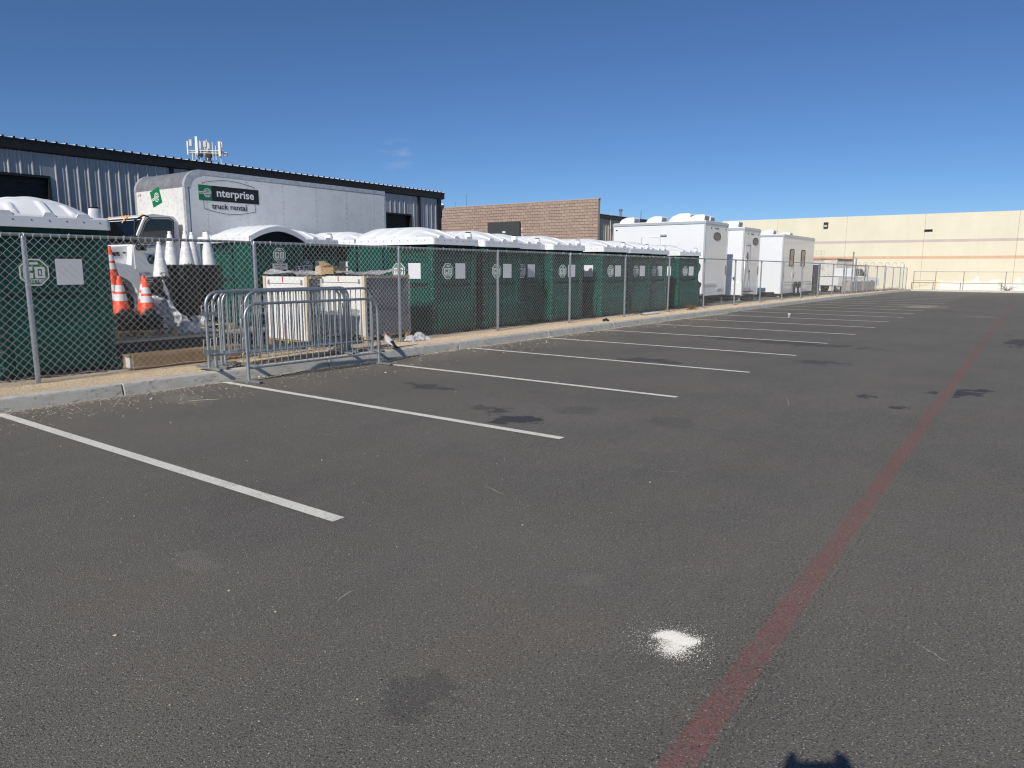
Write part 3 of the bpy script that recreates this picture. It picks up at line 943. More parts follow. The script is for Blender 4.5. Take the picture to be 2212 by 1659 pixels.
# cross fence in front of the beige warehouse
M_wire_far = M_wire
ff = thing("chain_link_fence", "chain-link fence in front of the beige warehouse wall", "fence", (0, 0, 0))
FXB = 73.2
ypos = [8.75, 7.05, 4.95, 1.95, -1.1, -4.2, -7.3, -10.4]
fz = G(FXB) + .12
chv = chain_mesh(3.1, .04, 1.56, a=.065, r=.0014)
for k, y in enumerate(ypos):
    MB().cyl((FXB, y, fz - .1), (FXB, y, fz + 1.62), .03, n=10).build("post", M_galv_dull, ff)
    if k + 1 < len(ypos):
        y2 = ypos[k + 1]
        MB().cyl((FXB, y, fz + 1.58), (FXB, y2, fz + 1.58), .02, n=8).build("top_rail", M_galv_dull, ff)
        o = link("chain_link_mesh", chv, ff, (FXB - .03, y, fz), (0, 0, -math.pi / 2))
        o.scale = ((y - y2) / 3.1, 1, 1)
MB().cyl((FXB, 8.75, fz + .8), (FXB, 7.05, fz + .8), .018, n=8).build("mid_rail", M_galv_dull, ff)
MB().cyl((FXB, 8.75, fz + .12), (FXB, 7.05, fz + .72), .008, n=6).build("truss_rod", M_galv_dull, ff)

# ------------------------------------------------------------------ crowd-control barriers
def make_barrier(label):
    t = thing("crowd_barrier", label, "barrier", (0, 0, 0), 0, "steel crowd barriers leaning by the fence")
    Lh, H, rad = 2.44, 1.09, .19
    pts = [(0, 0, .03)]
    pts += [(0, 0, z) for z in (.2, .5, H - rad)]
    for a in np.linspace(0, math.pi / 2, 8)[1:]:
        pts.append((rad - rad * math.cos(a), 0, H - rad + rad * math.sin(a)))
    for a in np.linspace(math.pi / 2, 0, 8):
        pts.append((Lh - rad + rad * math.cos(a), 0, H - rad + rad * math.sin(a)))
    pts += [(Lh, 0, .5), (Lh, 0, .2), (Lh, 0, .03)]
    MB().tube(pts, .0205, 10).build("frame", M_galv, t)
    MB().cyl((.01, 0, .19), (Lh - .01, 0, .19), .0165, n=8).build("bottom_rail", M_galv, t)
    bar = MB().cyl((0, 0, .19), (0, 0, H - .012), .0078, n=6, caps=False).mesh("bar", M_galv)
    bar_e = MB().cyl((0, 0, .19), (0, 0, H - .06), .0078, n=6, caps=False).mesh("bar", M_galv)
    nb = 21
    for k in range(nb):
        x = .115 + (Lh - .23) * k / (nb - 1)
        link("bar", bar_e if k in (0, nb - 1) else bar, t, (x, 0, 0))
    for x in (0, Lh):
        mb = MB().box(x - .03, x + .03, -.30, .30, 0, .028)
        mb.box(x - .022, x + .022, -.301, -.2995, .006, .022, 1)
        mb.cyl((x, 0, .028), (x, 0, .24), .0245, n=10)
        mb.build("foot", [M_galv, M_black], t)
    for z in (.30, .78):
        MB().tube([(-.015, 0, z + .12), (-.055, 0, z + .12), (-.066, 0, z + .10), (-.066, 0, z - .02)], .008, 6).build("hook", M_galv, t)
        MB().tube([(Lh + .015, 0, z + .06), (Lh + .05, .0, z + .06), (Lh + .05, 0, z - .02), (Lh + .015, 0, z - .02)], .0075, 6).build("eye", M_galv, t)
    return t
bspec = [((5.86, 8.85, G(6) + .004), R(-1.5), "steel crowd barrier standing lowest, in front on the asphalt at the stall line"),
         ((6.16, 9.30, .16), R(-.4), "steel crowd barrier on the kerb directly behind the one on the asphalt"),
         ((5.60, 9.40, .165), R(0.5), "leftmost steel crowd barrier of those on the kerb, with clamped left end"),
         ((5.78, 9.52, .165), R(.2), "steel crowd barrier second from the left among those on the kerb"),
         ((5.95, 9.64, .165), R(.9), "steel crowd barrier third from the left among those on the kerb"),
         ((6.09, 9.77, .165), R(.1), "rearmost steel crowd barrier, closest to the chain-link fence")]
bar0 = make_barrier(bspec[0][2])
for k, (loc, rz, lab) in enumerate(bspec):
    o = bar0 if k == 0 else dup(bar0, loc, rz, lab)
    o.location = loc; o.rotation_euler = (R(.6 if k else -1.0), 0, rz)
    if k == 2:
        for z in (.22, .76):
            MB().box(-.085, .0, -.022, -.012, z, z + .06).box(-.03, .16, -.03, -.0225, z + .005, z + .05).build("clamp_plate", M_galv, o)
# ------------------------------------------------------------------ portable toilets
def green_mat():
    mt, nt, N, L, b = new_mat("green_polyethylene")
    pos = coords(nt)
    c = mixrgb(nt, noise(nt, pos, 1.6, 5, .6, .3, .7), (.0028, .050, .038), (.0046, .070, .054))
    c = mixrgb(nt, math_(nt, 'MULTIPLY', noise(nt, pos, 7, 8, .75, .55, .8), .18), c, (.10, .13, .11))
    L.new(c, b.inputs["Base Color"])
    L.new(remap(nt, noise(nt, pos, 9, 4), .3, .7, .38, .56), b.inputs["Roughness"])
    b.inputs["Specular IOR Level"].default_value = .28
    bump(nt, noise(nt, pos, 240, 3), .08, .002, b)
    return mt
M_green = green_mat()
M_roof = mat("white_polyethylene", (.78, .79, .80), .42, var=.03, vscale=2, dirt=(.55, .52, .46), dirt_amt=.18, dscale=2.5)
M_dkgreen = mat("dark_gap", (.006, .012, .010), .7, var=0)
M_logo_green = mat("logo_green", (.035, .17, .055), .5, var=.04)
M_sticker = mat("sticker_white", (.72, .72, .73), .45, var=.03)
M_sticker_ink = mat("sticker_ink", (.02, .02, .025), .5, var=0)
M_blue_sign = mat("blue_sign", (.012, .02, .13), .45, var=.05)
M_rivet = mat("rivet", (.55, .57, .55), .4, .4, var=0)

PWD, PDP, PHT = 1.52, 2.24, 2.12

def relief(u, z, vents=True):
    au = abs(u)
    if au > .87: return 0.0
    if au > .845: return .028
    d = .022
    if z > 1.86:
        d = .03
        if vents and .27 < au < .78 and 1.90 < z < 2.06:
            t = ((2.06 - z) / .053) % 1.0
            d = .028 + .05 * t
        elif au < .20: d = .075
    elif z > 1.77: d = .022 - .035 * (1 - (1.86 - z) / .09) if au > .24 else .022
    elif z > 1.70 - .03 * u * u: d = .010
    elif z > 1.685 - .03 * u * u: d = .045
    elif z > 1.20: d = .024
    elif z > 1.10 + .06 * u * u: d = .11
    elif z > 1.085 + .06 * u * u: d = .11 - .05
    elif z > .76: d = .03
    elif z > .64: d = .03 - .065 * (.76 - z) / .12
    elif z > .17: d = -.035 if au < .80 else .02
    else: d = .022
    return d

def wall_grid(width, vents=True):
    us = sorted(set([-1, 1] + [s * v for s in (-1, 1) for v in (.872, .868, .847, .843, .802, .798, .782, .778, .5, .272, .268, .242, .238, .202, .198)] + [0, .4, -.4, .1, -.1]))
    zs = [.10, .168, .172, .3, .45, .638, .642, .7, .758, .762, .9, 1.0, 1.06, 1.085, 1.09, 1.10, 1.11, 1.12, 1.14, 1.16, 1.198, 1.202, 1.4, 1.6, 1.65, 1.66, 1.67, 1.68, 1.685, 1.69, 1.70, 1.72, 1.768, 1.772, 1.80, 1.83, 1.858, 1.862, 1.898, 1.902]
    for k in range(4):
        zs += [1.9005 + k * .053 + .002, 1.9005 + k * .053 + .026, 1.9005 + k * .053 + .051]
    zs = sorted(set(round(z, 4) for z in zs)) + [2.09, PHT]
    mb = MB()
    mb.grid(lambda u, z: (u * width / 2, relief(u, z, vents), z), us, zs, smooth=False)
    return mb

def plain_grid(width):
    us = [-1, -.88, -.86, 0, .86, .88, 1]; zs = list(np.linspace(.10, PHT, 36))
    def fn(u, z):
        d = 0.0
        if abs(u) < .87:
            d = .018
            q = z - (1.35 + .28 * u)
            d += .018 if q < 0 else 0
            d += .014 if z < .62 + .25 * u else 0
            if z > 1.92 + .05 * u: d -= .014
        return (u * width / 2, d, z)
    mb = MB(); mb.grid(fn, np.linspace(-1, 1, 28), zs, smooth=False)
    return mb

rear_me = wall_grid(PWD - .10).mesh("rear_wall", M_green)
SV, SP = 1.36, .72
side_v_me = wall_grid(SV).mesh("side_wall", M_green)
side_p_me = plain_grid(SP).mesh("side_panel", M_green)

# roof: vaulted shell with moulded ribs
hw, hd = PWD / 2 + .045, PDP / 2 + .05
def smooth01(t):
    t = min(1, max(0, t)); return t * t * (3 - 2 * t)
def roof_h(x, y):
    ax_ = min(1, abs(x) / hw)
    arch = (1 - ax_ ** 1.75)
    rear = smooth01((y + hd) / 1.15) ** .62
    front = smooth01((hd - y) / .10) * .12 + .88
    h = .285 * arch * rear * front
    e = min(1, (1 - ax_) * 7) * min(1, (y + hd) / .1) * min(1, (hd - y) / .08)
    # side ribs run across the vault
    rb = 0
    if ax_ > .18:
        for yc in (-.30, .08, .46, .84):
            t = abs(y + .12 * (1 - ax_) - yc) / .075
            rb = max(rb, smooth01((1 - t) * 2.2))
        rb *= smooth01((ax_ - .18) * 5)
    # rear ribs climb the hip
    rr_ = 0
    if y < -.32:
        for xc in (-.40, .02, .36):
            t = abs(x * (1 + .15 * (y + 1.1)) - xc) / .06
            rr_ = max(rr_, smooth01((1 - t) * 2.6))
        rr_ *= smooth01((-.42 - y) * 4) * 1.5
    return h + e * .020 * max(rb, rr_) + .02 * e
mb = MB()
ux = np.concatenate([np.linspace(-hw, hw, 70)])
uy = np.linspace(-hd, hd, 96)
mb.grid(lambda x, y: (x, y, PHT + .105 + roof_h(x, y)), ux, uy, smooth=True)
roof_me = mb.mesh("roof", M_roof)
mb = MB()
skirt = []
rc = .06
for (cx_, cy_, a0) in [(hw - rc, -hd + rc, -90), (hw - rc, hd - rc, 0), (-hw + rc, hd - rc, 90), (-hw + rc, -hd + rc, 180)]:
    for a in np.linspace(a0, a0 + 90, 5):
        skirt.append((cx_ + rc * math.cos(R(a)), cy_ + rc * math.sin(R(a))))
n = len(skirt)
vs = []
for (s_, z) in [(1.0, PHT - .045), (1.012, PHT - .04), (1.006, PHT + .10), (.985, PHT + .125), (.96, PHT + .128)]:
    vs += [(p[0] * s_, p[1] * s_, z) for p in skirt]
vs += [(p[0] * .955, p[1] * .955, PHT - .045) for p in skirt]
for j in range(5):
    mb.add(vs[j * n:(j + 2) * n] if j < 4 else vs[:n] + vs[5 * n:6 * n], [((k, (k + 1) % n, n + (k + 1) % n, n + k) if j < 4 else (n + k, n + (k + 1) % n, (k + 1) % n, k)) for k in range(n)], 0, False)
keepf = [q for q, fcs in enumerate(mb.f) if not all(mb.v[i][1] > (hd - .075) * .95 for i in fcs)]
mb.f = [mb.f[q] for q in keepf]; mb.m = [mb.m[q] for q in keepf]; mb.s = [mb.s[q] for q in keepf]
ax_s = np.linspace(-hw, hw, 25)                     # arched front rim
av = []
for x in ax_s:
    zt_ = PHT + .110 + roof_h(x, hd - .012)
    for (yy_, dz) in ((hd - .04, .012), (hd + .02, .004), (hd + .022, -.12), (hd - .04, -.12)):
        av.append((x, yy_, zt_ + dz))
mb.add(av, [(4 * k + q, 4 * (k + 1) + q, 4 * (k + 1) + (q + 1) % 4, 4 * k + (q + 1) % 4) for k in range(24) for q in range(4)])
for (x0, x1, yy) in [(-.62, -.42, -1), (.34, .56, -1), (-.08, .10, -1)]:          # raised tabs above the rear rim
    mb.ext([(x0, PHT + .10), (x1, PHT + .10), (x1 - .04, PHT + .165), (x0 + .04, PHT + .165)], 'y', -hd * 1.004, -hd + .05)
for (y0, y1) in [(-.75, -.5), (-.1, .15), (.5, .75)]:
    for s_ in (-1, 1):
        mb.ext([(y0, PHT + .10), (y1, PHT + .10), (y1 - .04, PHT + .16), (y0 + .04, PHT + .16)], 'x', s_ * hw * 1.004, s_ * (hw - .05))
rim_me = mb.mesh("roof_rim", M_roof, normals=True)
mb = MB()
for x in np.linspace(-.66, .66, 7):
    mb.cyl((x, -hd * 1.010 - .003, PHT + .055), (x, -hd * 1.0, PHT + .055), .011, n=8)
for y in np.linspace(-.95, .95, 9):
    for s_ in (-1, 1):
        mb.cyl((s_ * (hw * 1.010 + .003), y, PHT + .055), (s_ * hw, y, PHT + .055), .011, n=8)
screw_me = mb.mesh("roof_screws", mat("screw_grey", (.22, .22, .24), .5))

def octagon(r):
    return [(r * math.cos(R(22.5 + 45 * k)), r * math.sin(R(22.5 + 45 * k))) for k in range(8)]
def make_logo(parent, face, s=1.0):
    """octagonal GO POTTIES sticker, facing local -Y before 'face' is applied"""
    e = link("logo_sticker", LOGO["white"], parent); e.matrix_local = face @ Matrix.Scale(s, 4)
    o = link("logo_field", LOGO["green"], e)
    o = link("logo_letters", LOGO["letters"], e)
    return e
LOGO = {}
LOGO["white"] = MB().ext(octagon(.197), 'y', -.004, .0).mesh("logo_sticker", M_sticker)
LOGO["green"] = MB().ext(octagon(.178), 'y', -.0065, -.0035).mesh("logo_field", M_logo_green)
mb = MB()
def from_text(s, size, bold, off, sx=1.0):
    me = text_mesh(s, size, M_sticker, bold, .001, sx)
    mb.add([(p.co.x + off[0], -.008 - p.co.z, p.co.y + off[1]) for p in me.vertices], [tuple(p.vertices) for p in me.polygons])
# G
def rect(x0, x1, z0, z1): mb.box(x0, x1, -.0085, -.0063, z0, z1)
rect(-.135, -.02, .045, .075); rect(-.135, -.098, -.05, .045); rect(-.135, -.02, -.08, -.05); rect(-.057, -.02, -.05, -.012); rect(-.08, -.057, -.034, -.012); rect(-.057, -.02, .025, .045)
# O
rect(.005, .13, .045, .075); rect(.005, .13, -.08, -.05); rect(.005, .042, -.05, .045); rect(.093, .13, -.05, .045)
rect(.056, .078, -.03, .025)
rect(-.05, .05, .105, .135)
from_text("POTTIES", .062, .0012, (0, -.118))
LOGO["letters"] = mb.mesh("logo_letters", M_sticker)
qr_me = MB().box(-.175, .175, -.004, 0, -.18, .18).mesh("white_sticker", M_sticker)

def make_toilet(label):
    t = thing("portable_toilet", label, "portable toilet", (0, 0, 0), 0, "green portable toilets with white roofs behind the fence")
    hx, hy = PWD / 2, PDP / 2
    MB().box(-hx + .06, hx - .06, -hy + .12, hy - .05, .05, PHT + .02).build("inner_shell", M_dkgreen, t)
    MB().box(-hx + .02, hx - .02, -hy + .02, hy - .02, .06, .10).box(-hx + .1, -hx + .22, -hy - .03, hy + .03, 0, .07).box(hx - .22, hx - .1, -hy - .03, hy + .03, 0, .07).build("skid_base", M_dkgreen, t)
    rw = link("rear_wall", rear_me, t, (0, -hy, 0))
    for s in (-1, 1):
        rz = -math.pi / 2 if s < 0 else math.pi / 2
        link("side_wall", side_v_me, t, (s * hx, -hy + .05 + SV / 2, 0), (0, 0, rz))
        link("side_panel", side_p_me, t, (s * hx, hy - .06 - SP / 2, 0), (0, 0, rz))
    # door end
    MB().box(-hx + .05, hx - .05, hy - .05, hy - .012, .1, PHT + .02).build("front_wall", M_green, t)
    d = MB().box(-.46, .46, hy - .011, hy + .012, .16, PHT - .06).build("door", M_green, t, bevel=.012)
    MB().box(-.40, .40, hy + .0125, hy + .02, .35, 1.0).build("door_panel", M_green, d, bevel=.006)
    MB().box(-.40, .40, hy + .0125, hy + .02, 1.12, 1.95).build("door_panel", M_green, d, bevel=.006)
    MB().box(-.42, -.36, hy + .013, hy + .05, 1.0, 1.14).build("latch", M_black, d, bevel=.008)
    for sx in (-1, 1):
        for sy in (-1, 1):
            c = MB().box(sx * hx - .055 * (sx > 0) - .0 * 1, sx * hx + .055 * (sx < 0), min(sy * hy, sy * (hy - .06)), max(sy * hy, sy * (hy - .06)), .08, PHT).build("corner_post", M_green, t, bevel=.014)
            mbr = MB()
            for z in np.arange(.2, PHT, .22):
                mbr.cyl((sx * (hx - .028), sy * (hy + .003), z), (sx * (hx - .028), sy * (hy - .003), z), .009, n=6)
                mbr.cyl((sx * (hx + .003), sy * (hy - .03), z), (sx * (hx - .003), sy * (hy - .03), z), .009, n=6)
            mbr.build("rivets", M_rivet, c)
    rf = link("roof", roof_me, t)
    link("roof_rim", rim_me, rf)
    link("roof_screws", screw_me, rf)
    st = MB().lathe([(.10, PHT + .10), (.088, PHT + .17), (.078, PHT + .255), (.07, PHT + .262), (.001, PHT + .262)], 18, M=Matrix.Translation((hx - .12, -hy + .12, 0))).build("vent_stack", M_roof, t)
    MB().cyl((hx - .12, -hy + .12, PHT + .263), (hx - .12, -hy + .12, PHT + .285), .062, n=16).build("vent_cap", M_black, st)
    # arched front gable
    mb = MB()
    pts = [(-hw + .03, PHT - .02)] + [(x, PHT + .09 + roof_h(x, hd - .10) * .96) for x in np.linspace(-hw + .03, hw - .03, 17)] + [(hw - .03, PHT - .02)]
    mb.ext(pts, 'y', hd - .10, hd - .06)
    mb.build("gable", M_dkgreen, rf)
    make_logo(rw, Matrix.Translation((-.235, .018, 1.475)) if False else Matrix.Translation((-.235, .016, 1.475)))
    link("white_sticker", qr_me, rw, (.21, .017, 1.48))
    return t, rw

toilet, toilet_rw = make_toilet("x")
hx, hy = PWD / 2, PDP / 2
# standard unit carries stickers on the left side too
sl = [c for c in toilet.children if c.name.startswith("side_wall")][0]
make_logo(sl, Matrix.Translation((-.26, .016, 1.475)))
link("white_sticker", qr_me, sl, (.20, .017, 1.48))

def place_toilet(obj, xl, yrear, rz, z=YARD):
    """xl: X of the left rear corner, yrear: Y of the rear wall"""
    c, s = math.cos(rz), math.sin(rz)
    cx_ = xl + c * hx - s * hy
    cy_ = yrear + s * hx + c * hy
    obj.location = (cx_, cy_, G(cx_) + z); obj.rotation_euler = (0, 0, rz)

spec = [  # X of rear left corner, Y, turn, label
    (3.60, 11.05, 0, "nearest green portable toilet, cut off by the left edge of the picture"),
    (12.22, 11.10, R(-1.0), "green portable toilet beside the wrapped pallets, nearest of the long row"),
    (14.16, 11.15, R(-1.5), "second green portable toilet of the long row, right of the one by the pallets"),
    (15.86, 11.55, R(-1), "third green portable toilet of the long row, pushed close to the second"),
    (17.45, 11.25, R(-5), "fourth green portable toilet of the long row, after the gapless pair"),
    (20.05, 11.05, R(-4), "fifth green portable toilet of the long row, its lit left side showing beyond a gap"),
    (22.05, 11.15, R(-4), "sixth green portable toilet of the long row, close behind the fifth"),
    (23.75, 11.25, R(-3), "seventh green portable toilet of the long row, last but one before the trailers"),
]
for k, (xl, yr, rz, lab) in enumerate(spec):
    o = toilet if k == 0 else dup(toilet, (0, 0, 0), 0, lab)
    o["label"] = lab
    place_toilet(o, xl, yr, rz)
    if k == 1:                      # the deepest of the row
        o.scale = (1, 1.13, 1); o.location.y += hy * .13
toilet.scale = (1, .54, 1)          # the nearest one is the shallow model
toilet.location.y = 11.05 + hy * .54
o = dup(toilet, (0, 0, 0), 0, "last green portable toilet of the long row, set apart just before the white trailers")
place_toilet(o, 26.75, 11.35, R(-9))
o = dup(toilet, (0, 0, 0), 0, "green portable toilet showing its dark rear, behind the cardboard and left of its white-roofed neighbour")
place_toilet(o, 11.95, 15.85, 0, YARD + .07)
o = dup(toilet, (0, 0, 0), 0, "green portable toilet with a vented left side, at the back between two others")
place_toilet(o, 13.85, 15.5, 0, YARD + .07)

# the wheelchair unit turned with its arched door end to the lot
ada = dup(toilet, (0, 0, 0), 0, "wheelchair-accessible green portable toilet with arched white roof, door end facing the fence")
for ch in list(ada.children):
    for g in list(ch.children):
        if g.name.startswith(("logo", "white_sticker")):
            for q in list(g.children): bpy.data.objects.remove(q)
            bpy.data.objects.remove(g)
ada.location = (11.25, 16.55, G(11) + YARD + .07); ada.rotation_euler = (0, 0, math.pi)
fwall = [c for c in ada.children if c.name.startswith("front_wall")][0]
FLIP = Matrix.Rotation(math.pi, 4, 'Z')
make_logo(fwall, Matrix.Translation((-.02 + .0, hy + .022, 1.78)) @ FLIP)
ps = MB().box(-.22, .22, -.004, 0, -.075, .075).build("phone_sticker", M_sticker, fwall)
ps.matrix_local = Matrix.Translation((-.02, hy + .022, 1.50)) @ FLIP
lettering("544-472-8485", .062, M_sticker_ink, ps, (0, -.0055, .022), bold=.0012)
lettering("www.gopotties.com", .036, M_sticker_ink, ps, (0, -.0055, -.036))
sg = MB().box(-.12, .12, -.006, 0, -.145, .145).build("wheelchair_sign", M_blue_sign, fwall)
sg.matrix_local = Matrix.Translation((-.62, hy + .012, 1.36)) @ FLIP
mb = MB()
for (a, b_, w) in [((-.12, -.145), (.12, -.137), 0), ((-.12, .137), (.12, .145), 0), ((-.12, -.145), (-.112, .145), 0), ((.112, -.145), (.12, .145), 0)]:
    mb.box(a[0], b_[0], -.0085, -.006, a[1], b_[1])
mb.cyl((-.02, -.0085, .095), (-.02, -.006, .095), .02, n=12)
def strip(pts, w=.009):
    for p, q in zip(pts[:-1], pts[1:]):
        d = Vector((q[0] - p[0], q[1] - p[1])).normalized(); nn = Vector((-d.y, d.x)) * w
        mb.add([(p[0] + nn.x, -.0085, p[1] + nn.y), (p[0] - nn.x, -.0085, p[1] - nn.y), (q[0] - nn.x, -.0085, q[1] - nn.y), (q[0] + nn.x, -.0085, q[1] + nn.y)], [(0, 1, 2, 3)])
strip([(-.02, .075), (-.015, -.01), (.045, -.01), (.068, -.085), (.09, -.085)])
strip([(-.018, .035), (.035, .035)])
strip([(-.03 + .062 * math.cos(t), -.05 + .062 * math.sin(t)) for t in np.linspace(2.0, 6.1, 16)])
mb.build("wheelchair_symbol", M_sticker, sg)
# ------------------------------------------------------------------ box truck
def yz(y): return min(max((y - 13.0) * .02, 0.0), .2)
M_truck_white = mat("truck_white", (.77, .77, .76), .35, var=.04, vscale=2, dirt=(.45, .42, .37), dirt_amt=.30, dscale=5, coat=.15)
M_truck_front = mat("truck_front_white", (.70, .685, .65), .45, var=.05, vscale=3, dirt=(.30, .28, .25), dirt_amt=.55, dscale=9)
M_alu = mat("dull_aluminium", (.20, .205, .215), .6, .15, var=.22, vscale=6, rvar=.15)
M_alu_light = mat("bright_aluminium", (.62, .62, .61), .4, .5, var=.18, vscale=8, rvar=.12)
M_amber = mat("amber_lens", (.75, .30, .04), .3, var=0)
M_brand_green = mat("brand_green", (.008, .17, .065), .45, var=.05)
M_brand_black = mat("brand_black", (.012, .012, .013), .45, var=.1)
M_tape = mat("masking_tape", (.66, .42, .20), .7, var=.1)
TY = 18.30
tk = thing("box_truck", "white rental box truck with green and black lettering parked behind the toilets", "truck", (0, 0, G(12) + .17))
X0, X1, Y0, Y1, ZB, ZT, RC = 10.55, 17.75, TY, TY + 2.62, 1.12, 3.98, .47
body = MB().ext([(X0 + .08, ZB), (X1, ZB), (X1, ZT - .08), (X0 + RC + .05, ZT - .08), (X0 + .22, ZT - .32), (X0 + .08, ZT - RC - .05)], "y", Y0 + .05, Y1 - .05).build("cargo_box", M_truck_white, tk)
MB().box(X0, X0 + .07, Y0 + .09, Y1 - .09, ZB, ZT - RC).build("front_panel", M_truck_front, body)
def arc(r, n=9): return [(X0 + RC - r * math.cos(a), ZT - RC + r * math.sin(a)) for a in np.linspace(0, math.pi / 2, n)]
mb = MB()
o_, i_ = arc(RC), arc(RC - .06)
mb.ext(o_ + i_[::-1], 'y', Y0 + .10, Y1 - .10)
mb.box(X0 + RC, X1, Y0 + .10, Y1 - .10, ZT - .05, ZT)
nose = mb.build("nose_cap", M_alu, body)
for k in range(15):
    y = Y0 + .16 + k * (Y1 - Y0 - .32) / 14
    if k in (5, 10): MB().ext(arc(RC + .004) + arc(RC - .01)[::-1], 'y', y - .006, y + .006).build("seam", M_alu_light, nose)
for (ya, yb) in ((Y0 - .01, Y0 + .10), (Y1 - .10, Y1 + .01)):
    mb = MB()
    o_, i_ = arc(RC + .018), arc(RC - .13)
    mb.ext(o_ + i_[::-1], 'y', ya, yb)
    mb.box(X0 - .018, X0 + .10, ya, yb, ZB, ZT - RC)
    mb.box(X0 + RC, X1 + .02, ya, yb, ZT - .12, ZT + .018)
    mb.build("edge_trim", M_alu_light, body, bevel=.02)
xs = [X0 + .10] + [X0 + .62 + 1.22 * k for k in range(6)] + [X1 - .06]
for k, (a, b_) in enumerate(zip(xs[:-1], xs[1:])):
    zt_ = ZT - .12
    poly = [(a + .003, ZB), (b_ - .003, ZB), (b_ - .003, zt_)]
    if k == 0: poly += [(X0 + RC, zt_)] + [(p[0] if p[0] > a + .003 else a + .003, p[1]) for p in arc(RC - .13)[::-1]]
    else: poly += [(a + .003, zt_)]
    pn = MB().ext(poly, 'y', Y0, Y0 + .045).build("side_panel", M_truck_white, body)
    mbr = MB()
    for xx in ([a + .03, (a + b_) / 2, b_ - .03] if b_ - a > .8 else [b_ - .03]):
        for zz in np.arange(ZB + .12, zt_ - (.5 if k == 0 else .05), .16):
            mbr.cyl((xx, Y0 - .004, zz), (xx, Y0 + .002, zz), .008, n=5)
    o = mbr.build("rivets", M_alu, pn); o["kind"] = "stuff"
MB().box(X1 - .06, X1 + .03, Y0 - .008, Y0 + .1, ZB, ZT - .12).build("rear_frame", M_alu_light, body)
# side lettering
yl = Y0 - .004
sgn = MB().box(10.93, 11.31, yl - .002, yl + .004, 3.21, 3.61).build("logo_green_field", M_brand_green, body)
MB().box(11.312, 12.77, yl - .002, yl + .004, 3.21, 3.61).build("logo_black_field", M_brand_black, body)
def ring_e(mb, cx_, cz, r, y, w=.020, plane='y', tilt=0.0):
    """lined letter e made of two concentric rings and a long bar"""
    def P(u, v):
        u, v = u * math.cos(tilt) - v * math.sin(tilt), u * math.sin(tilt) + v * math.cos(tilt)
        return (cx_ + u, y, cz + v) if plane == 'y' else (y, cx_ - u, cz + v)
    for rr_, ww in ((r, w), (r * .66, w * .8)):
        A = np.linspace(R(8), R(322), 26)
        vs = []
        for a in A:
            vs.append(P(rr_ * math.cos(a), rr_ * math.sin(a))); vs.append(P((rr_ - ww) * math.cos(a), (rr_ - ww) * math.sin(a)))
        mb.add(vs, [(2 * k, 2 * k + 1, 2 * k + 3, 2 * k + 2) for k in range(len(A) - 1)])
    for dz in (.018, -.022):
        vs = [P(-r * 2.1, dz - .011), P(r * .98, dz - .011), P(r * .98, dz + .011), P(-r * 2.1, dz + .011)]
        mb.add(vs, [(0, 1, 2, 3)])
mb = MB(); ring_e(mb, 11.18, 3.41, .118, yl - .006)
mb.build("letter_e", M_sticker, body)
lettering("nterprise", .30, M_sticker, body, (12.03, yl - .006, 3.425), bold=.006, sx=1.06)
lettering("truck rental", .215, M_brand_black, body, (11.83, yl - .004, 3.07), bold=.0015, sx=1.05)
def outline(pts, w=.006):
    mb = MB()
    for p, q in zip(pts[:-1], pts[1:]):
        d = Vector((q[0] - p[0], 0, q[1] - p[1])).normalized(); nn = Vector((-d.z, 0, d.x)) * w
        mb.add([(p[0] + nn.x, yl - .003, p[1] + nn.z), (p[0] - nn.x, yl - .003, p[1] - nn.z), (q[0] - nn.x, yl - .003, q[1] - nn.z), (q[0] + nn.x, yl - .003, q[1] + nn.z)], [(0, 1, 2, 3)])
    mb.build("logo_outline", M_brand_black, body)
outline([(11.06, 3.62)] + [(x, 3.67 + .11 * math.sin((x - 11.06) / 1.58 * math.pi)) for x in np.linspace(11.06, 12.64, 16)] + [(12.64, 3.62)])
outline([(11.06, 3.20)] + [(x, 2.99 - .11 * math.sin((x - 11.06) / 1.58 * math.pi)) for x in np.linspace(11.06, 12.64, 16)] + [(12.64, 3.20)])
# front placard
pc = [(20.08, 3.47), (19.60, 3.59), (19.46, 3.17), (19.94, 3.05)]
MB().ext([p for p in pc], 'x', X0 - .006, X0 + .01).build("front_placard", M_brand_green, body)
mb = MB(); ring_e(mb, 19.73, 3.32, .125, X0 - .010, .020, 'x', R(16)); mb.build("letter_e", M_sticker, body)
M_redink = mat("red_ink", (.45, .05, .05), .5, var=0)
lettering("13'-0\"", .085, M_redink, body, (X0 - .004, Y1 - .26, ZT - RC - .10), FACE_X, bold=.001)
# chassis
MB().box(8.2, 17.5, TY + .8, TY + 1.0, .75, 1.1).box(8.2, 17.5, TY + 1.6, TY + 1.8, .75, 1.1).build("chassis_rail", M_black, tk)
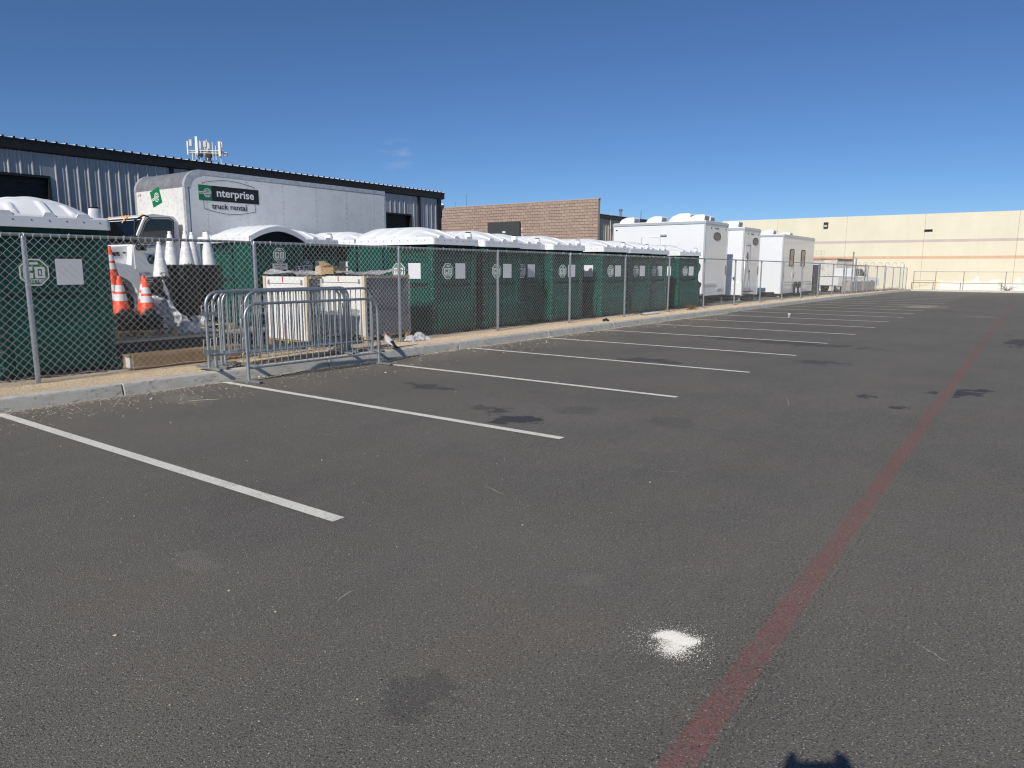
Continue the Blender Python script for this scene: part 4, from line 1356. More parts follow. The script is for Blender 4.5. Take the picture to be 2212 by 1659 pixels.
# cab
CY0, CY1 = TY + .18, TY + 2.44
cabp = [(10.42, .95), (10.42, 2.60), (10.30, 2.74), (9.75, 2.78), (9.55, 2.72), (9.18, 2.00), (9.10, 1.45), (9.12, .95)]
cab = MB().ext(cabp, 'y', CY0 + .02, CY1 - .02).build("cab", M_truck_white, tk, bevel=.05)
for y in (CY0, CY1 - .05):
    dr = MB().ext([(10.28, 1.0), (10.28, 2.05), (9.28, 2.05), (9.18, 1.9), (9.2, 1.0)], 'y', y, y + .05).build("door", M_truck_white, cab, bevel=.015)
    w_ = MB().ext([(10.22, 2.10), (10.24, 2.62), (10.16, 2.66), (9.66, 2.64), (9.56, 2.56), (9.36, 2.12), (9.38, 2.03), (9.46, 2.0), (10.16, 2.07)], 'y', y - .004, y + .055).build("side_window", M_glass, dr)
    fr = [(10.25, 2.06), (10.27, 2.65), (10.17, 2.70), (9.64, 2.67), (9.53, 2.58), (9.32, 2.11), (9.34, 2.0), (9.46, 1.96), (10.25, 2.06)]
    MB().tube([(p[0], y - .002 if y < 19 else y + .05, p[1]) for p in fr], .014, 6).build("window_seal", M_black, dr)
    MB().box(10.02, 10.18, y - .02, y + .06, 1.72, 1.76).build("handle", M_black, dr)
wsx = lambda z: 9.18 + (z - 2.0) * (.37 / .72)
MB().add([(wsx(2.04) - .012, CY0 + .12, 2.04), (wsx(2.04) - .012, CY1 - .12, 2.04), (wsx(2.62) - .012, CY1 - .16, 2.62), (wsx(2.62) - .012, CY0 + .16, 2.62)], [(0, 1, 2, 3), (3, 2, 1, 0)]).build("windshield", M_glass, cab)
MB().tube([(wsx(2.02) - .014, CY0 + .08, 2.02), (wsx(2.66) - .014, CY0 + .12, 2.66), (wsx(2.66) - .014, CY1 - .12, 2.66), (wsx(2.02) - .014, CY1 - .08, 2.02), (wsx(2.02) - .014, CY0 + .08, 2.02)], .022, 6).build("windshield_seal", M_black, cab)
MB().box(-.004, .004, -.03, .03, -.11, .11, M=Matrix.Translation((wsx(2.62) - .03, CY0 + .95, 2.66)) @ Matrix.Rotation(R(27), 4, 'Y') @ Matrix.Rotation(R(12), 4, 'X')).build("tape_strip", M_tape, cab)
for y in (CY0 + .25, CY0 + .98, CY0 + 1.13, CY0 + 1.28, CY1 - .25):
    MB().lathe([(.05, 0), (.045, .012), (.03, .02), (.001, .024)], 12, M=Matrix.Translation((9.585, y, 2.735)) @ Matrix.Rotation(R(-60), 4, 'Y')).build("marker_light", M_amber, cab)
hoodp = [(9.22, 1.0), (9.22, 1.97), (8.6, 1.88), (8.05, 1.74), (7.85, 1.55), (7.82, .9)]
hood = MB().ext(hoodp, 'y', CY0 + .28, CY1 - .28).build("hood", M_truck_white, tk, bevel=.09)
for s, ya, yb in ((0, CY0 - .02, CY0 + .42), (1, CY1 - .42, CY1 + .02)):
    arch_ = [(8.62 + .60 * math.cos(a), .62 + .60 * math.sin(a)) for a in np.linspace(R(12), R(168), 12)]
    fp = [(9.30, .75), (9.26, 1.30), (9.05, 1.48), (8.6, 1.56), (8.2, 1.50), (7.92, 1.30), (7.85, .75)] + arch_[::-1]
    MB().ext(fp, 'y', ya, yb).build("fender", M_truck_white, hood, bevel=.05)
MB().box(8.50, 8.95, CY0 + .26, CY0 + .285, 1.70, 1.80).build("hood_vent", M_black, hood)
lettering("MV", .06, M_black, hood, (9.07, CY0 + .262, 1.78), bold=.004)
MB().box(7.78, 7.86, CY0 + .5, CY1 - .5, 1.0, 1.55).build("grille", M_black, hood)
lettering("USDO", .075, M_brand_black, cab, (9.45, CY0 - .012, 1.28), name="door_lettering")
MB().ext([(9.62 + .12 * math.cos(t), 1.62 + .12 * math.sin(t)) for t in np.linspace(0, 2 * math.pi, 18)[:-1]], 'y', CY0 - .006, CY0 + .005).build("door_emblem", mat("emblem_teal", (.01, .07, .06), .5), cab)
MB().box(9.70, 10.12, CY0 - .006, CY0 + .004, 1.60, 1.66).build("door_stripe", M_brand_black, cab)
for s, y in ((-1, CY0), (1, CY1)):
    mr_ = MB().tube([(9.62, y, 2.70), (9.45, y + s * .10, 2.72), (9.12, y + s * .30, 2.58), (9.08, y + s * .32, 2.35), (9.10, y + s * .30, 2.02), (9.22, y + s * .05, 1.93)], .02, 7)
    mm_ = mr_.build("mirror_arm", M_black, cab)
    MB().box(9.00, 9.12, y + s * .32 - .09, y + s * .32 + .09, 1.98, 2.20).build("mirror", M_black, mm_, bevel=.03)
    MB().box(9.20, 9.45, y + s * .05 - .09 * (s < 0), y + s * .05 + .09 * (s > 0), 1.84, 1.98).build("spot_mirror", M_black, mm_, bevel=.03)
tyre_me = MB().lathe([(.30, -.13), (.46, -.14), (.495, -.11), (.5, 0), (.495, .11), (.46, .14), (.30, .13)], 28, M=Matrix.Rotation(R(90), 4, 'X')).mesh("tyre", M_rubber)
rim_me2 = MB().lathe([(.001, -.05), (.09, -.07), (.10, -.03), (.22, .02), (.25, -.10), (.30, -.125)], 24, M=Matrix.Rotation(R(90), 4, 'X')).mesh("rim", M_alu_light)
for x in (8.62, 15.6):
    for y, fl in ((CY0 + .16, 0), (CY1 - .16, math.pi)):
        ty = link("wheel", tyre_me, tk, (x, y, .5), (0, 0, fl))
        link("rim", rim_me2, ty)
        lug = MB()
        for a in range(6):
            lug.cyl((.15 * math.cos(a * math.pi / 3), .01, .15 * math.sin(a * math.pi / 3)), (.15 * math.cos(a * math.pi / 3), -.03, .15 * math.sin(a * math.pi / 3)), .022, n=6)
        lug.build("hub", M_black, ty)

# ------------------------------------------------------------------ low deck with pallets of cones
M_navy = mat("navy_deck_side", (.010, .011, .022), .5, var=.2)
deck = thing("low_deck", "low dark navy platform with an aluminium edge carrying the cone pallets", "platform", (0, 0, YARD))
MB().box(5.62, 9.0, 12.57, 14.9, 0, .255).build("deck_side", M_navy, deck, bevel=.01)
MB().box(5.60, 9.02, 12.55, 14.92, .256, .305).build("deck_edge", mat("deck_edge_metal", (.42, .38, .31), .6, .2, var=.2), deck, bevel=.008)
ZD = YARD + .306

def pallet(x0, x1, y0, y1, z, label, mt_=None):
    mt_ = mt_ or M_wood
    p = thing("wooden_pallet", label, "pallet", ((x0 + x1) / 2, (y0 + y1) / 2, z), 0, "wooden pallets")
    w, d = (x1 - x0) / 2, (y1 - y0) / 2
    for yy in (-d + .05, 0, d - .05):
        for xx in (-w, -.05, w - .1):
            MB().box(xx, xx + .1, yy - .05, yy + .05, .02, .105).build("block", mt_, p)
        MB().box(-w, w, yy - .045, yy + .045, 0, .02).build("bottom_board", mt_, p)
    nb = 6
    for k in range(nb):
        xx = -w + k * (2 * w - .11) / (nb - 1)
        MB().box(xx, xx + .11, -d, d, .106, .126).build("deck_board", mt_, p)
    return p
pallet(5.85, 6.98, 12.68, 13.78, ZD, "wooden pallet under the orange traffic cones")
pallet(7.02, 8.35, 13.0, 14.15, ZD, "wooden pallet under the white traffic cones, behind the plastic wrap")
ZP = ZD + .127

M_cone_o = mat("cone_orange", (.80, .075, .022), .5, var=.08)
M_cone_w = mat("cone_white", (.74, .74, .73), .5, var=.05)
M_refl = mat("reflective_band", (.72, .72, .72), .35, var=.05)
def cone_parts(bw_, hh, rb):
    base = MB().box(-bw_, bw_, -bw_, bw_, 0, .034)
    base.cyl((0, 0, .034), (0, 0, .046), rb + .035, rb + .012, n=20)
    bme = base.mesh("base", M_black, bevel=.009)
    def r_at(z): return rb + (.034 - rb) * (z / hh)
    def body(mt_):
        return MB().lathe([(r_at(0), .046), (r_at(hh - .05), hh - .004), (r_at(hh - .05) * .86, hh), (r_at(hh) * .9, hh + .01), (r_at(hh) * 1.08, hh + .045), (.026, hh + .06), (.02, hh + .055), (.018, hh - .05)], 24).mesh("cone_body", mt_)
    def band(z0, z1, mt_):
        return MB().lathe([(r_at(z0 - .046) + .003, z0), (r_at(z1 - .046) + .003, z1)], 24).mesh("band", mt_)
    nest = MB().box(-bw_, bw_, -bw_, bw_, 0, .034)
    nest.cyl((0, 0, .034), (0, 0, .20), rb + .012, rb - .03, n=14, caps=False)
    return bme, body, band, nest
bO, bodyO, bandO, nestO = cone_parts(.186, .635, .142)
body_o = bodyO(M_cone_o); bands_o = [bandO(.26, .375, M_refl), bandO(.42, .53, M_refl)]
body_w = bodyO(M_cone_w); bands_w = [bandO(.24, .36, M_refl), bandO(.40, .49, M_refl)]
nest_me = nestO.mesh("traffic_cone", M_black, bevel=.009)
ORD = ["lowest", "second", "third", "fourth", "fifth", "sixth", "seventh", "eighth", "ninth", "tenth", "eleventh", "twelfth", "thirteenth", "fourteenth", "fifteenth", "sixteenth",
       "seventeenth", "eighteenth", "nineteenth", "twentieth", "twenty-first", "twenty-second", "twenty-third", "twenty-fourth", "twenty-fifth", "twenty-sixth", "twenty-seventh", "twenty-eighth"]
def stack(x, y, z, n, bands_, body_, toplabel, where, pitch_=.0445):
    for k in range(n):
        o = link("traffic_cone", nest_me, None, (x + rng.normal(0, .006), y + rng.normal(0, .006), z + k * pitch_), (0, 0, rng.normal(0, .012)))
        tag(o, "%s black cone base from the bottom in the %s" % (ORD[k], where), "traffic cone", "cones nested in the " + where)
    t = thing("traffic_cone", toplabel, "traffic cone", (x, y, z + n * pitch_), rng.normal(0, .06))
    link("base", bO, t); bd = link("cone_body", body_, t)
    for b_ in bands_: link("band", b_, bd)
    return t
stack(6.16, 13.00, ZP, 6, bands_o, body_o, "orange striped traffic cone topping the stack nearest the green toilet", "left front orange stack")
stack(6.25, 13.45, ZP, 6, bands_o, body_o, "orange striped traffic cone half hidden behind the left front one", "left rear orange stack")
stack(6.59, 12.95, ZP, 5, bands_o, body_o, "orange striped traffic cone at the front right, beside the plastic wrap", "right front orange stack")
stack(6.78, 13.38, ZP, 6, bands_o, body_o, "orange striped traffic cone just behind the front right one", "right rear orange stack")
stack(6.57, 14.15, ZD, 21, bands_o, body_o, "orange traffic cone on the tallest stack, beside the truck hood", "tall orange stack by the truck")
wf = stack(7.13, 13.40, ZP, 20, bands_w, body_w, "white traffic cone lower than its neighbours, on the front white stack with lettering", "front white stack")
stack(7.65, 13.38, ZP, 25, bands_w, body_w, "white traffic cone second from left, in front of the truck door", "second white stack")
stack(8.04, 13.82, ZP, 25, bands_w, body_w, "white traffic cone behind the gap between the two right-hand ones", "rear white stack")
stack(8.09, 13.36, ZP, 25, bands_w, body_w, "rightmost white traffic cone, closest to the wheelchair toilet", "right white stack")
stack(7.60, 13.85, ZP, 25, bands_w, body_w, "white traffic cone mostly hidden behind the second one", "hidden white stack")
lt = lettering("ATG", .06, M_brand_black, wf, (-.02, -.128, .10), bold=.002)

# ------------------------------------------------------------------ clear plastic wrap heaped on the deck
M_film = film_mat("clear_film", (.86, .87, .9), .30, .95, 5.0, .10)
M_film2 = film_mat("stretch_film", (.5, .5, .55), .03, .34, 3.0, .14)
M_film_dull = film_mat("dusty_film", (.62, .59, .58), .35, .85, 4.0, .25)
def crumple(mb, fn, nu, nv, amp, seed):
    r_ = np.random.default_rng(seed)
    N1 = r_.normal(0, 1, (nv + 2, nu + 2, 3))
    us = np.linspace(0, 1, nu); vs_ = np.linspace(0, 1, nv)
    P = []
    for j, v in enumerate(vs_):
        for i, u in enumerate(us):
            p = Vector(fn(u, v))
            P.append(p + Vector(N1[j, i]) * amp)
    fs = [(j * nu + i, j * nu + i + 1, (j + 1) * nu + i + 1, (j + 1) * nu + i) for j in range(nv - 1) for i in range(nu - 1)]
    mb.add(P, fs, 0, False)
wrap = thing("plastic_wrap", "crumpled clear plastic wrap spilling off the deck beside the orange cones", "plastic wrap", (7.08, 13.0, ZD))
wrap.scale = (1.12, 1.0, 1.12)
mb = MB()
crumple(mb, lambda u, v: (-.28 + u * .72 * (1 - v * .72) + .05 * v, -.14 + .22 * v + .10 * math.sin(u * 7), .02 + .62 * v * (1 - .2 * u) + .03), 16, 14, .022, 1)
mb.build("draped_sheet", M_film, wrap)
mb = MB()
crumple(mb, lambda u, v: (-.12 + .07 * u + .14 * (1 - v), .06 + .05 * u, .42 + .48 * v), 4, 12, .012, 2)
mb.build("upright_strip", M_film, wrap)
mb = MB()
crumple(mb, lambda u, v: (-.46 + u * .36, -.05 + .12 * math.sin(v * 3.1), .25 + .30 * v * math.sin(u * 3.0 + .1) + .05 * u), 10, 10, .02, 3)
mb.build("loose_lobe", M_film, wrap)
mb = MB()
crumple(mb, lambda u, v: (-.30 + u * 1.0, -.24 + .36 * v, .012 + .05 * math.sin(v * 3.1) * (1 + .6 * math.sin(u * 11))), 26, 8, .012, 4)
mb.build("flat_sheet", M_film, wrap)
mb = MB()
crumple(mb, lambda u, v: (.30 + u * .5, .10 + .3 * v, .08 + .25 * math.sin(v * 3.0) * math.sin(u * 3)), 14, 10, .03, 5)
mb.build("rear_bundle", M_film, wrap)

# long carton on the gravel behind the fence
ct = thing("long_carton", "long brown cardboard carton lying on the gravel behind the fence", "carton", (5.98, 10.58, G(6) + .135), R(1.2))
MB().box(-.95, .95, -.15, .15, 0, .205).build("carton_body", M_card, ct, bevel=.006)
MB().box(-.953, -.949, -.12, .06, .02, .16).build("shipping_label", mat("label_paper", (.75, .73, .68), .7), ct)
MB().box(-.9, .95, -.152, -.1495, .17, .198).build("tape", mat("carton_tape", (.42, .29, .16), .4), ct)
MB().box(-.12, .12, -.05, .05, 0, .012).build("cardboard_scrap", M_card, None, loc=(6.3, 10.02, G(6) + .14), rot=(0, .03, .3))
tag(bpy.data.objects["cardboard_scrap"], "flat scrap of brown cardboard on the gravel in front of the carton", "cardboard")

# ------------------------------------------------------------------ wrapped pallets of folding boards
M_slab = mat("grey_board_edge", (.085, .088, .10), .5, var=.2, vscale=8)
M_panel_w = mat("white_board", (.78, .76, .72), .55, var=.03, vscale=2, dirt=(.6, .5, .4), dirt_amt=.12)
M_ywood = mat("yellow_pallet_wood", (.52, .33, .11), .8, var=.25, vscale=12)
def board_stack(x0, x1, y0, y1, label, plab):
    z = G(x0) + YARD + .04
    pallet(x0, x1, y0, y1, z, plab, M_ywood)
    t = thing("board_stack", label, "board stack", (x0, y0, z + .127), 0, "shrink-wrapped stacks of boards")
    w, d, H = x1 - x0, y1 - y0, 1.22
    n_ = 24
    for k in range(n_):
        MB().box(.05, w - .02, .02 + rng.uniform(-.008, .008), d - .02, k * H / n_, (k + .82) * H / n_).build("board", M_slab, t)
    MB().box(.0, .045, .10, d - .06, .01, H - .01).build("white_panel", M_panel_w, t, bevel=.006)
    MB().box(-.004, .0, .14, d - .10, H * .88, H * .89).build("panel_groove", M_galv_dull, t)
    for y in (.02, d - .055):
        MB().box(-.012, .045, y, y + .075, -.01, H).build("corner_board", mat("raw_timber", (.62, .53, .38), .8, var=.15), t)
    MB().box(.05, w, -.02, .016, H - .045, H).build("top_batten", M_wood, t)
    for y in (.16, d - .18):
        MB().box(-.01, .0, y, y + .05, H - .16, H - .07).build("hinge", M_galv_dull, t)
    MB().box(-.004, 0, d * .55, d * .55 + .028, H - .12, H - .01).box(-.004, 0, d * .56, d * .56 + .025, .05, .30).build("red_mark", mat("red_tape", (.5, .03, .03), .5), t)
    mb = MB()
    crumple(mb, lambda u, v: (.05 + u * (w - .04), -.03 + .01 * math.sin(u * 9), .0 + v * (H + .02)), 14, 14, .006, int(x0 * 10))
    crumple(mb, lambda u, v: (w + .01, -.03 + u * d, v * H), 8, 8, .006, int(x0 * 11))
    mb.build("stretch_wrap", M_film2, t)
    mb = MB()
    crumple(mb, lambda u, v: (-.02 + u * (w + .04), -.03 + v * (d + .04), H + .02 + .05 * math.sin(u * 5 + x0) * math.sin(v * 4 + 1) + .05), 14, 12, .014, int(x0 * 12))
    mb.build("loose_top_film", M_film_dull, t)
    return z + .127 + H
zt1 = board_stack(8.55, 8.86, 10.88, 12.22, "shrink-wrapped stack of boards with white end panel, behind the barriers, left of its twin", "yellow wooden pallet under the left wrapped stack of boards")
zt2 = board_stack(9.98, 11.22, 10.90, 12.36, "shrink-wrapped stack of boards whose grey wrapped side faces the lot, right of its twin", "yellow wooden pallet under the right wrapped stack of boards")
cb = thing("open_carton", "open brown cardboard box with raised flaps on the wrapped boards", "carton", (10.15, 12.05, zt2 + .03), R(14))
MB().box(-.22, .22, -.16, .16, 0, .012).box(-.22, -.212, -.16, .16, .012, .16).box(.212, .22, -.16, .16, .012, .16).box(-.22, .22, -.16, -.152, .012, .16).box(-.22, .22, .152, .16, .012, .16).build("carton_body", M_card, cb)
mlight = mat("carton_face", (.52, .36, .19), .8, var=.08)
MB().add([(-.224, -.16, .14), (-.224, .16, .14), (-.30, .17, .27), (-.30, -.13, .20)], [(0, 1, 2, 3), (3, 2, 1, 0)]).build("flap", mlight, cb)
MB().add([(-.22, .162, .16), (.22, .162, .16), (.20, .30, .24), (-.20, .26, .27)], [(0, 1, 2, 3), (3, 2, 1, 0)]).build("flap", M_card, cb)
MB().add([(.222, -.16, .16), (.222, .16, .16), (.36, .12, .10), (.34, -.16, .12)], [(0, 1, 2, 3), (3, 2, 1, 0)]).build("flap", mlight, cb)
c2 = thing("flattened_carton", "folded light cardboard sheet standing on the wrapped boards beside the open box", "cardboard", (9.93, 12.25, zt2 + .01), R(-4))
MB().add([(0, -.17, .0), (0, .17, .0), (.02, .16, .17), (.02, -.18, .25)], [(0, 1, 2, 3)]).add([(.012, -.17, .0), (.012, .17, .0), (.032, .16, .17), (.032, -.18, .25)], [(3, 2, 1, 0)]).build("sheet", mlight, c2)

# ------------------------------------------------------------------ small things along the kerb
bird = thing("pigeon", "grey and white pigeon with black tail perched on the kerb beside the barriers", "pigeon", (8.98, 9.235, G(9) + .153), R(4))
bird.scale = (1.2, 1.2, 1.2)
path = [((0, -.155, .035), .012, .03), ((0, -.12, .05), .012, .034), ((0, -.08, .075), .025, .038), ((0, -.04, .10), .046, .052), ((0, 0, .125), .056, .058), ((0, .035, .15), .05, .052), ((0, .058, .18), .033, .034), ((0, .066, .21), .023, .023), ((0, .070, .232), .023, .022), ((0, .078, .248), .016, .016), ((0, .092, .250), .006, .006), ((0, .108, .246), .001, .001)]
mb = MB(); vs = []; nn_ = 14
for (p, rz_, rx_) in path:
    for k in range(nn_):
        a = 2 * math.pi * k / nn_
        vs.append((p[0] + rx_ * math.cos(a), p[1] + rz_ * math.sin(a) * -.5, p[2] + rz_ * math.sin(a) * .87))
mats_ = [mat("pigeon_tail", (.02, .02, .024), .7), mat("pigeon_grey", (.46, .46, .45), .8, var=.15, vscale=30), mat("pigeon_head", (.28, .16, .13), .7)]
for j in range(len(path) - 1):
    mi = 0 if j < 3 else 1 if j < 7 else 2
    mb.add(vs[j * nn_:(j + 2) * nn_], [(k, (k + 1) % nn_, nn_ + (k + 1) % nn_, nn_ + k) for k in range(nn_)], mi, True)
mb.build("body", mats_, bird)
for s in (-1, 1):
    MB().lathe([(.001, -.11), (.014, -.07), (.03, 0), (.022, .05), (.001, .07)], 10, M=Matrix.Translation((s * .043, -.02, .115)) @ Matrix.Rotation(R(-62), 4, 'X') @ Matrix.Diagonal((.45, .9, 1, 1))).build("wing", mats_[1], bird)
    MB().tube([(s * .02, .005, .08), (s * .022, .0, .03), (s * .024, .01, .004)], .004, 6).tube([(s * .024, -.015, .004), (s * .024, .03, .003)], .003, 5).build("leg", mats_[2], bird)

lump = thing("plastic_bag", "crumpled clear plastic film lying at the foot of a fence post on the gravel", "plastic film", (10.62, 10.12, G(10.6) + .13), R(5))
mb = MB()
crumple(mb, lambda u, v: (-.32 + u * .70, -.15 + v * .30, .015 + .12 * math.sin(v * math.pi) * math.sin(u * math.pi) ** .6 * (1 + .35 * math.sin(u * 13))), 24, 12, .012, 21)
mb.build("crumpled_film", film_mat("bag_film", (.7, .69, .70), .5, .95, 6, .15), lump)

cup = thing("paper_cup", "white drink cup with lid and dark straw standing on a stall line", "cup", (24.75, 6.52, G(24.75) + .003))
MB().lathe([(.001, 0), (.036, 0), (.046, .15), (.047, .152)], 20).build("cup_body", mat("cup_paper", (.80, .80, .79), .5), cup)
lid = MB().lathe([(.050, .150), (.050, .158), (.044, .164), (.001, .166)], 20).build("lid", mat("clear_lid", (.5, .5, .5), .2), cup)
MB().tube([(0, 0, .16), (.012, -.006, .24)], .0045, 6).build("straw", M_black, lid)
MB().box(-.018, .018, -.0415, -.0395, .075, .10, M=Matrix.Rotation(R(-70), 4, 'Z')).build("printed_mark", M_brand_black, cup)

pipe = thing("corrugated_pipe", "short length of white corrugated pipe lying along the fence", "pipe", (20.75, 9.98, G(21) + .165), R(-1))
pts = []
mb = MB()
mb.lathe([(.043 + .006 * (k % 2), k * .022) for k in range(56)] + [(.03, 55 * .022), (.03, 54 * .022)], 14, M=Matrix.Rotation(R(90), 4, 'Y'))
mb.build("pipe", mat("white_plastic", (.7, .7, .68), .5), pipe)

mb = MB()
for k in range(420):
    a = rng.uniform(0, 2 * math.pi); r0 = abs(rng.normal(0, .16)); h_ = rng.uniform(.06, .24)
    px, py = r0 * math.cos(a) * 1.6, r0 * math.sin(a) * .7
    dx, dy = rng.normal(0, .09) + px * .3, rng.normal(0, .07) + py * .3
    w_ = .004
    mb.add([(px - w_, py, 0), (px + w_, py, 0), (px + dx * .5 + w_ * .6, py + dy * .5, h_ * .65), (px + dx * .5 - w_ * .6, py + dy * .5, h_ * .65), (px + dx, py + dy, h_)], [(0, 1, 2, 3), (3, 2, 4)])
o = mb.build("dry_grass", mat("straw_grass", (.42, .30, .11), .8, var=.3), None, loc=(25.2, 10.12, G(25) + .12))
tag(o, "tuft of dry yellow grass at the fence near the last toilet", "grass", kind="stuff")

db = thing("dark_debris", "crumpled black scrap lying on the gravel near the kerb", "debris", (17.9, 9.72, G(18) + .13), R(10))
mb = MB()
crumple(mb, lambda u, v: (-.14 + u * .28, -.07 + v * .13, .01 + .08 * math.sin(u * 3.1) * math.sin(v * 3.1)), 9, 6, .014, 33)
mb.build("scrap", M_black, db)

tw_ = thing("dry_twig", "thin pale bent twig lying on the asphalt between the first two stall lines", "twig", (4.62, 8.05, G(4.5) + .006))
tw_.scale = (.7, .7, 1)
MB().tube([(-.12, .10, 0), (0.06, .0, .003), (.22, -.12, .002), (.30, -.17, .004), (.36, -.16, .002), (.36, -.13, .004)], [.004, .0035, .003, .003, .002, .0015], 5).build("stem", mat("twig_pale", (.45, .37, .26), .8), tw_)

sk = thing("hand_wash_station", "dark grey hand-wash station between the last toilet and the white trailer", "wash station", (29.55, 11.9, G(29) + YARD), R(-6))
M_grey_pl = mat("grey_plastic", (.075, .08, .085), .55, var=.15)
MB().lathe([(.34, 0), (.36, .1), (.34, .75), (.38, .82), (.40, .95), (.36, 1.0), (.18, 1.02), (.16, 1.28), (.24, 1.34), (.33, 1.55), (.34, 1.72), (.30, 1.80), (.001, 1.82)], 10, smooth=False).build("tank", M_grey_pl, sk)
MB().box(-.42, -.30, -.12, .12, .93, 1.06).box(.30, .42, -.12, .12, .93, 1.06).build("basin", M_grey_pl, sk, bevel=.03)
MB().tube([(-.2, 0, 1.3), (-.30, 0, 1.36), (-.36, 0, 1.24)], .018, 6).build("faucet", M_black, sk)
# ------------------------------------------------------------------ white restroom trailers
M_trailer = mat("trailer_white", (.77, .78, .79), .2, var=.02, vscale=1, dirt=(.6, .58, .53), dirt_amt=.10, coat=.5)
M_trim = mat("trailer_trim", (.60, .61, .62), .35, .4, var=.05)
M_oval = mat("oval_emblem", (.20, .19, .15), .4, .2, var=.1)
M_oval2 = mat("oval_ring", (.10, .10, .085), .4, var=0)
M_red_lens = mat("red_lens", (.28, .015, .02), .3, var=0)
M_ac = mat("rooftop_unit", (.76, .76, .75), .5, var=.03)
def rooftop_unit(t, x, y, z, s=1.0, face=0.0):
    M = Matrix.Translation((x, y, z)) @ Matrix.Rotation(face, 4, 'Z') @ Matrix.Scale(s, 4)
    u = MB().ext([(-.50, 0), (.40, 0), (.44, .30), (.36, .345), (-.05, .345), (-.38, .22), (-.5, .08)], 'x', -.35, .35, M=M).build("air_conditioner", M_ac, t, bevel=.03)
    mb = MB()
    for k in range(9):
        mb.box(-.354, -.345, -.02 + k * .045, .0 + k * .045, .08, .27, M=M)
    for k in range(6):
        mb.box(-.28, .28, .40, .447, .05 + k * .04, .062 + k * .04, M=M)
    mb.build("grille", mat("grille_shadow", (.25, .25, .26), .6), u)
def trailer(label, corner, rz, L_, W_, H_, z0, end_door, oval=True):
    """corner: the corner nearest the camera; local x along the end facing the lot, local y along the body"""
    t = thing("restroom_trailer", label, "trailer", (corner[0], corner[1], G(corner[0]) + YARD - .02), rz, "white restroom trailers")
    bd = MB().box(.02, W_ - .02, .02, L_ - .02, z0, H_).build("body", M_trailer, t, bevel=.015)
    for (x, y) in ((0, 0), (W_ - .07, 0), (0, L_ - .07), (W_ - .07, L_ - .07)):
        MB().box(x, x + .07, y, y + .07, z0 - .02, H_ + .01).build("corner_trim", M_trim, bd, bevel=.012)
    MB().box(-.012, W_ + .012, -.012, L_ + .012, H_ - .10, H_ + .02).build("roof_rail", M_trim, bd, bevel=.012)
    MB().box(.03, W_ - .03, .03, L_ - .03, H_ + .0205, H_ + .05).build("roof", M_ac, bd, bevel=.01)
    if oval:
        for k, xx in enumerate((W_ * .26, W_ * .5 - .18, W_ * .5, W_ * .5 + .18, W_ * .9)):
            MB().lathe([(.035, 0), (.03, .02), (.001, .03)], 10, M=Matrix.Translation((xx, .02, H_ - .26)) @ Matrix.Rotation(R(90), 4, 'X')).build("marker_light", M_black, bd)
        cx_ = W_ * .52 if not end_door else W_ * .72
        oz = H_ - .62
        e = MB().ext([(cx_ + .42 * math.cos(a), oz + .17 * math.sin(a)) for a in np.linspace(0, 2 * math.pi, 28)[:-1]], 'y', .008, .02).build("oval_emblem", M_oval, bd)
        MB().tube([(cx_ + .43 * math.cos(a), .01, oz + .18 * math.sin(a)) for a in np.linspace(0, 2 * math.pi, 28)], .014, 5).build("emblem_ring", M_oval2, e)
        for xx in (.03, W_ - .14):
            MB().box(xx + .02, xx + .09, .0, .022, 1.32, 1.75).build("tail_light", M_red_lens, bd)
    if end_door:
        d = MB().box(.28, 1.02, .004, .03, z0 + .35, z0 + 2.55).build("door", M_trailer, bd, bevel=.01)
        MB().tube([(.26, .0, z0 + .35), (.26, 0, z0 + 2.58), (1.04, 0, z0 + 2.58), (1.04, 0, z0 + .35)], .022, 6).build("door_frame", M_trim, d)
        MB().ext([(.65 + .17 * math.cos(a), z0 + 1.95 + .27 * math.sin(a)) for a in np.linspace(0, 2 * math.pi, 24)[:-1]], 'y', -.004, .006).build("door_emblem", M_oval, d)
        MB().box(.92, .97, -.06, .0, z0 + 1.2, z0 + 1.28).box(.86, .97, -.07, -.05, z0 + 1.225, z0 + 1.25).build("handle", M_black, d)
        MB().tube([(.15, -.03, z0 + .3), (.15, -.08, z0 + 1.75), (.20, -.14, z0 + 1.9), (.52, -.16, z0 + 1.0), (.52, -.10, z0 + .3)], .022, 7).build("handrail", M_galv, bd)
        for k in range(3):
            MB().box(.2, 1.0, -.25 - k * .02, .0, .12 + k * .17, .16 + k * .17).build("step", M_black, bd)
    MB().box(.1, W_ - .1, .1, L_ - .1, z0 - .12, z0).build("frame", M_black, t)
    for (x, y) in ((.12, .12), (W_ - .2, .12), (.12, L_ - .3), (W_ - .2, L_ - .3)):
        MB().box(x, x + .08, y, y + .08, .0, z0 - .1).box(x - .08, x + .16, y - .06, y + .14, 0, .03).build("leveling_jack", M_galv, t)
    return t, bd

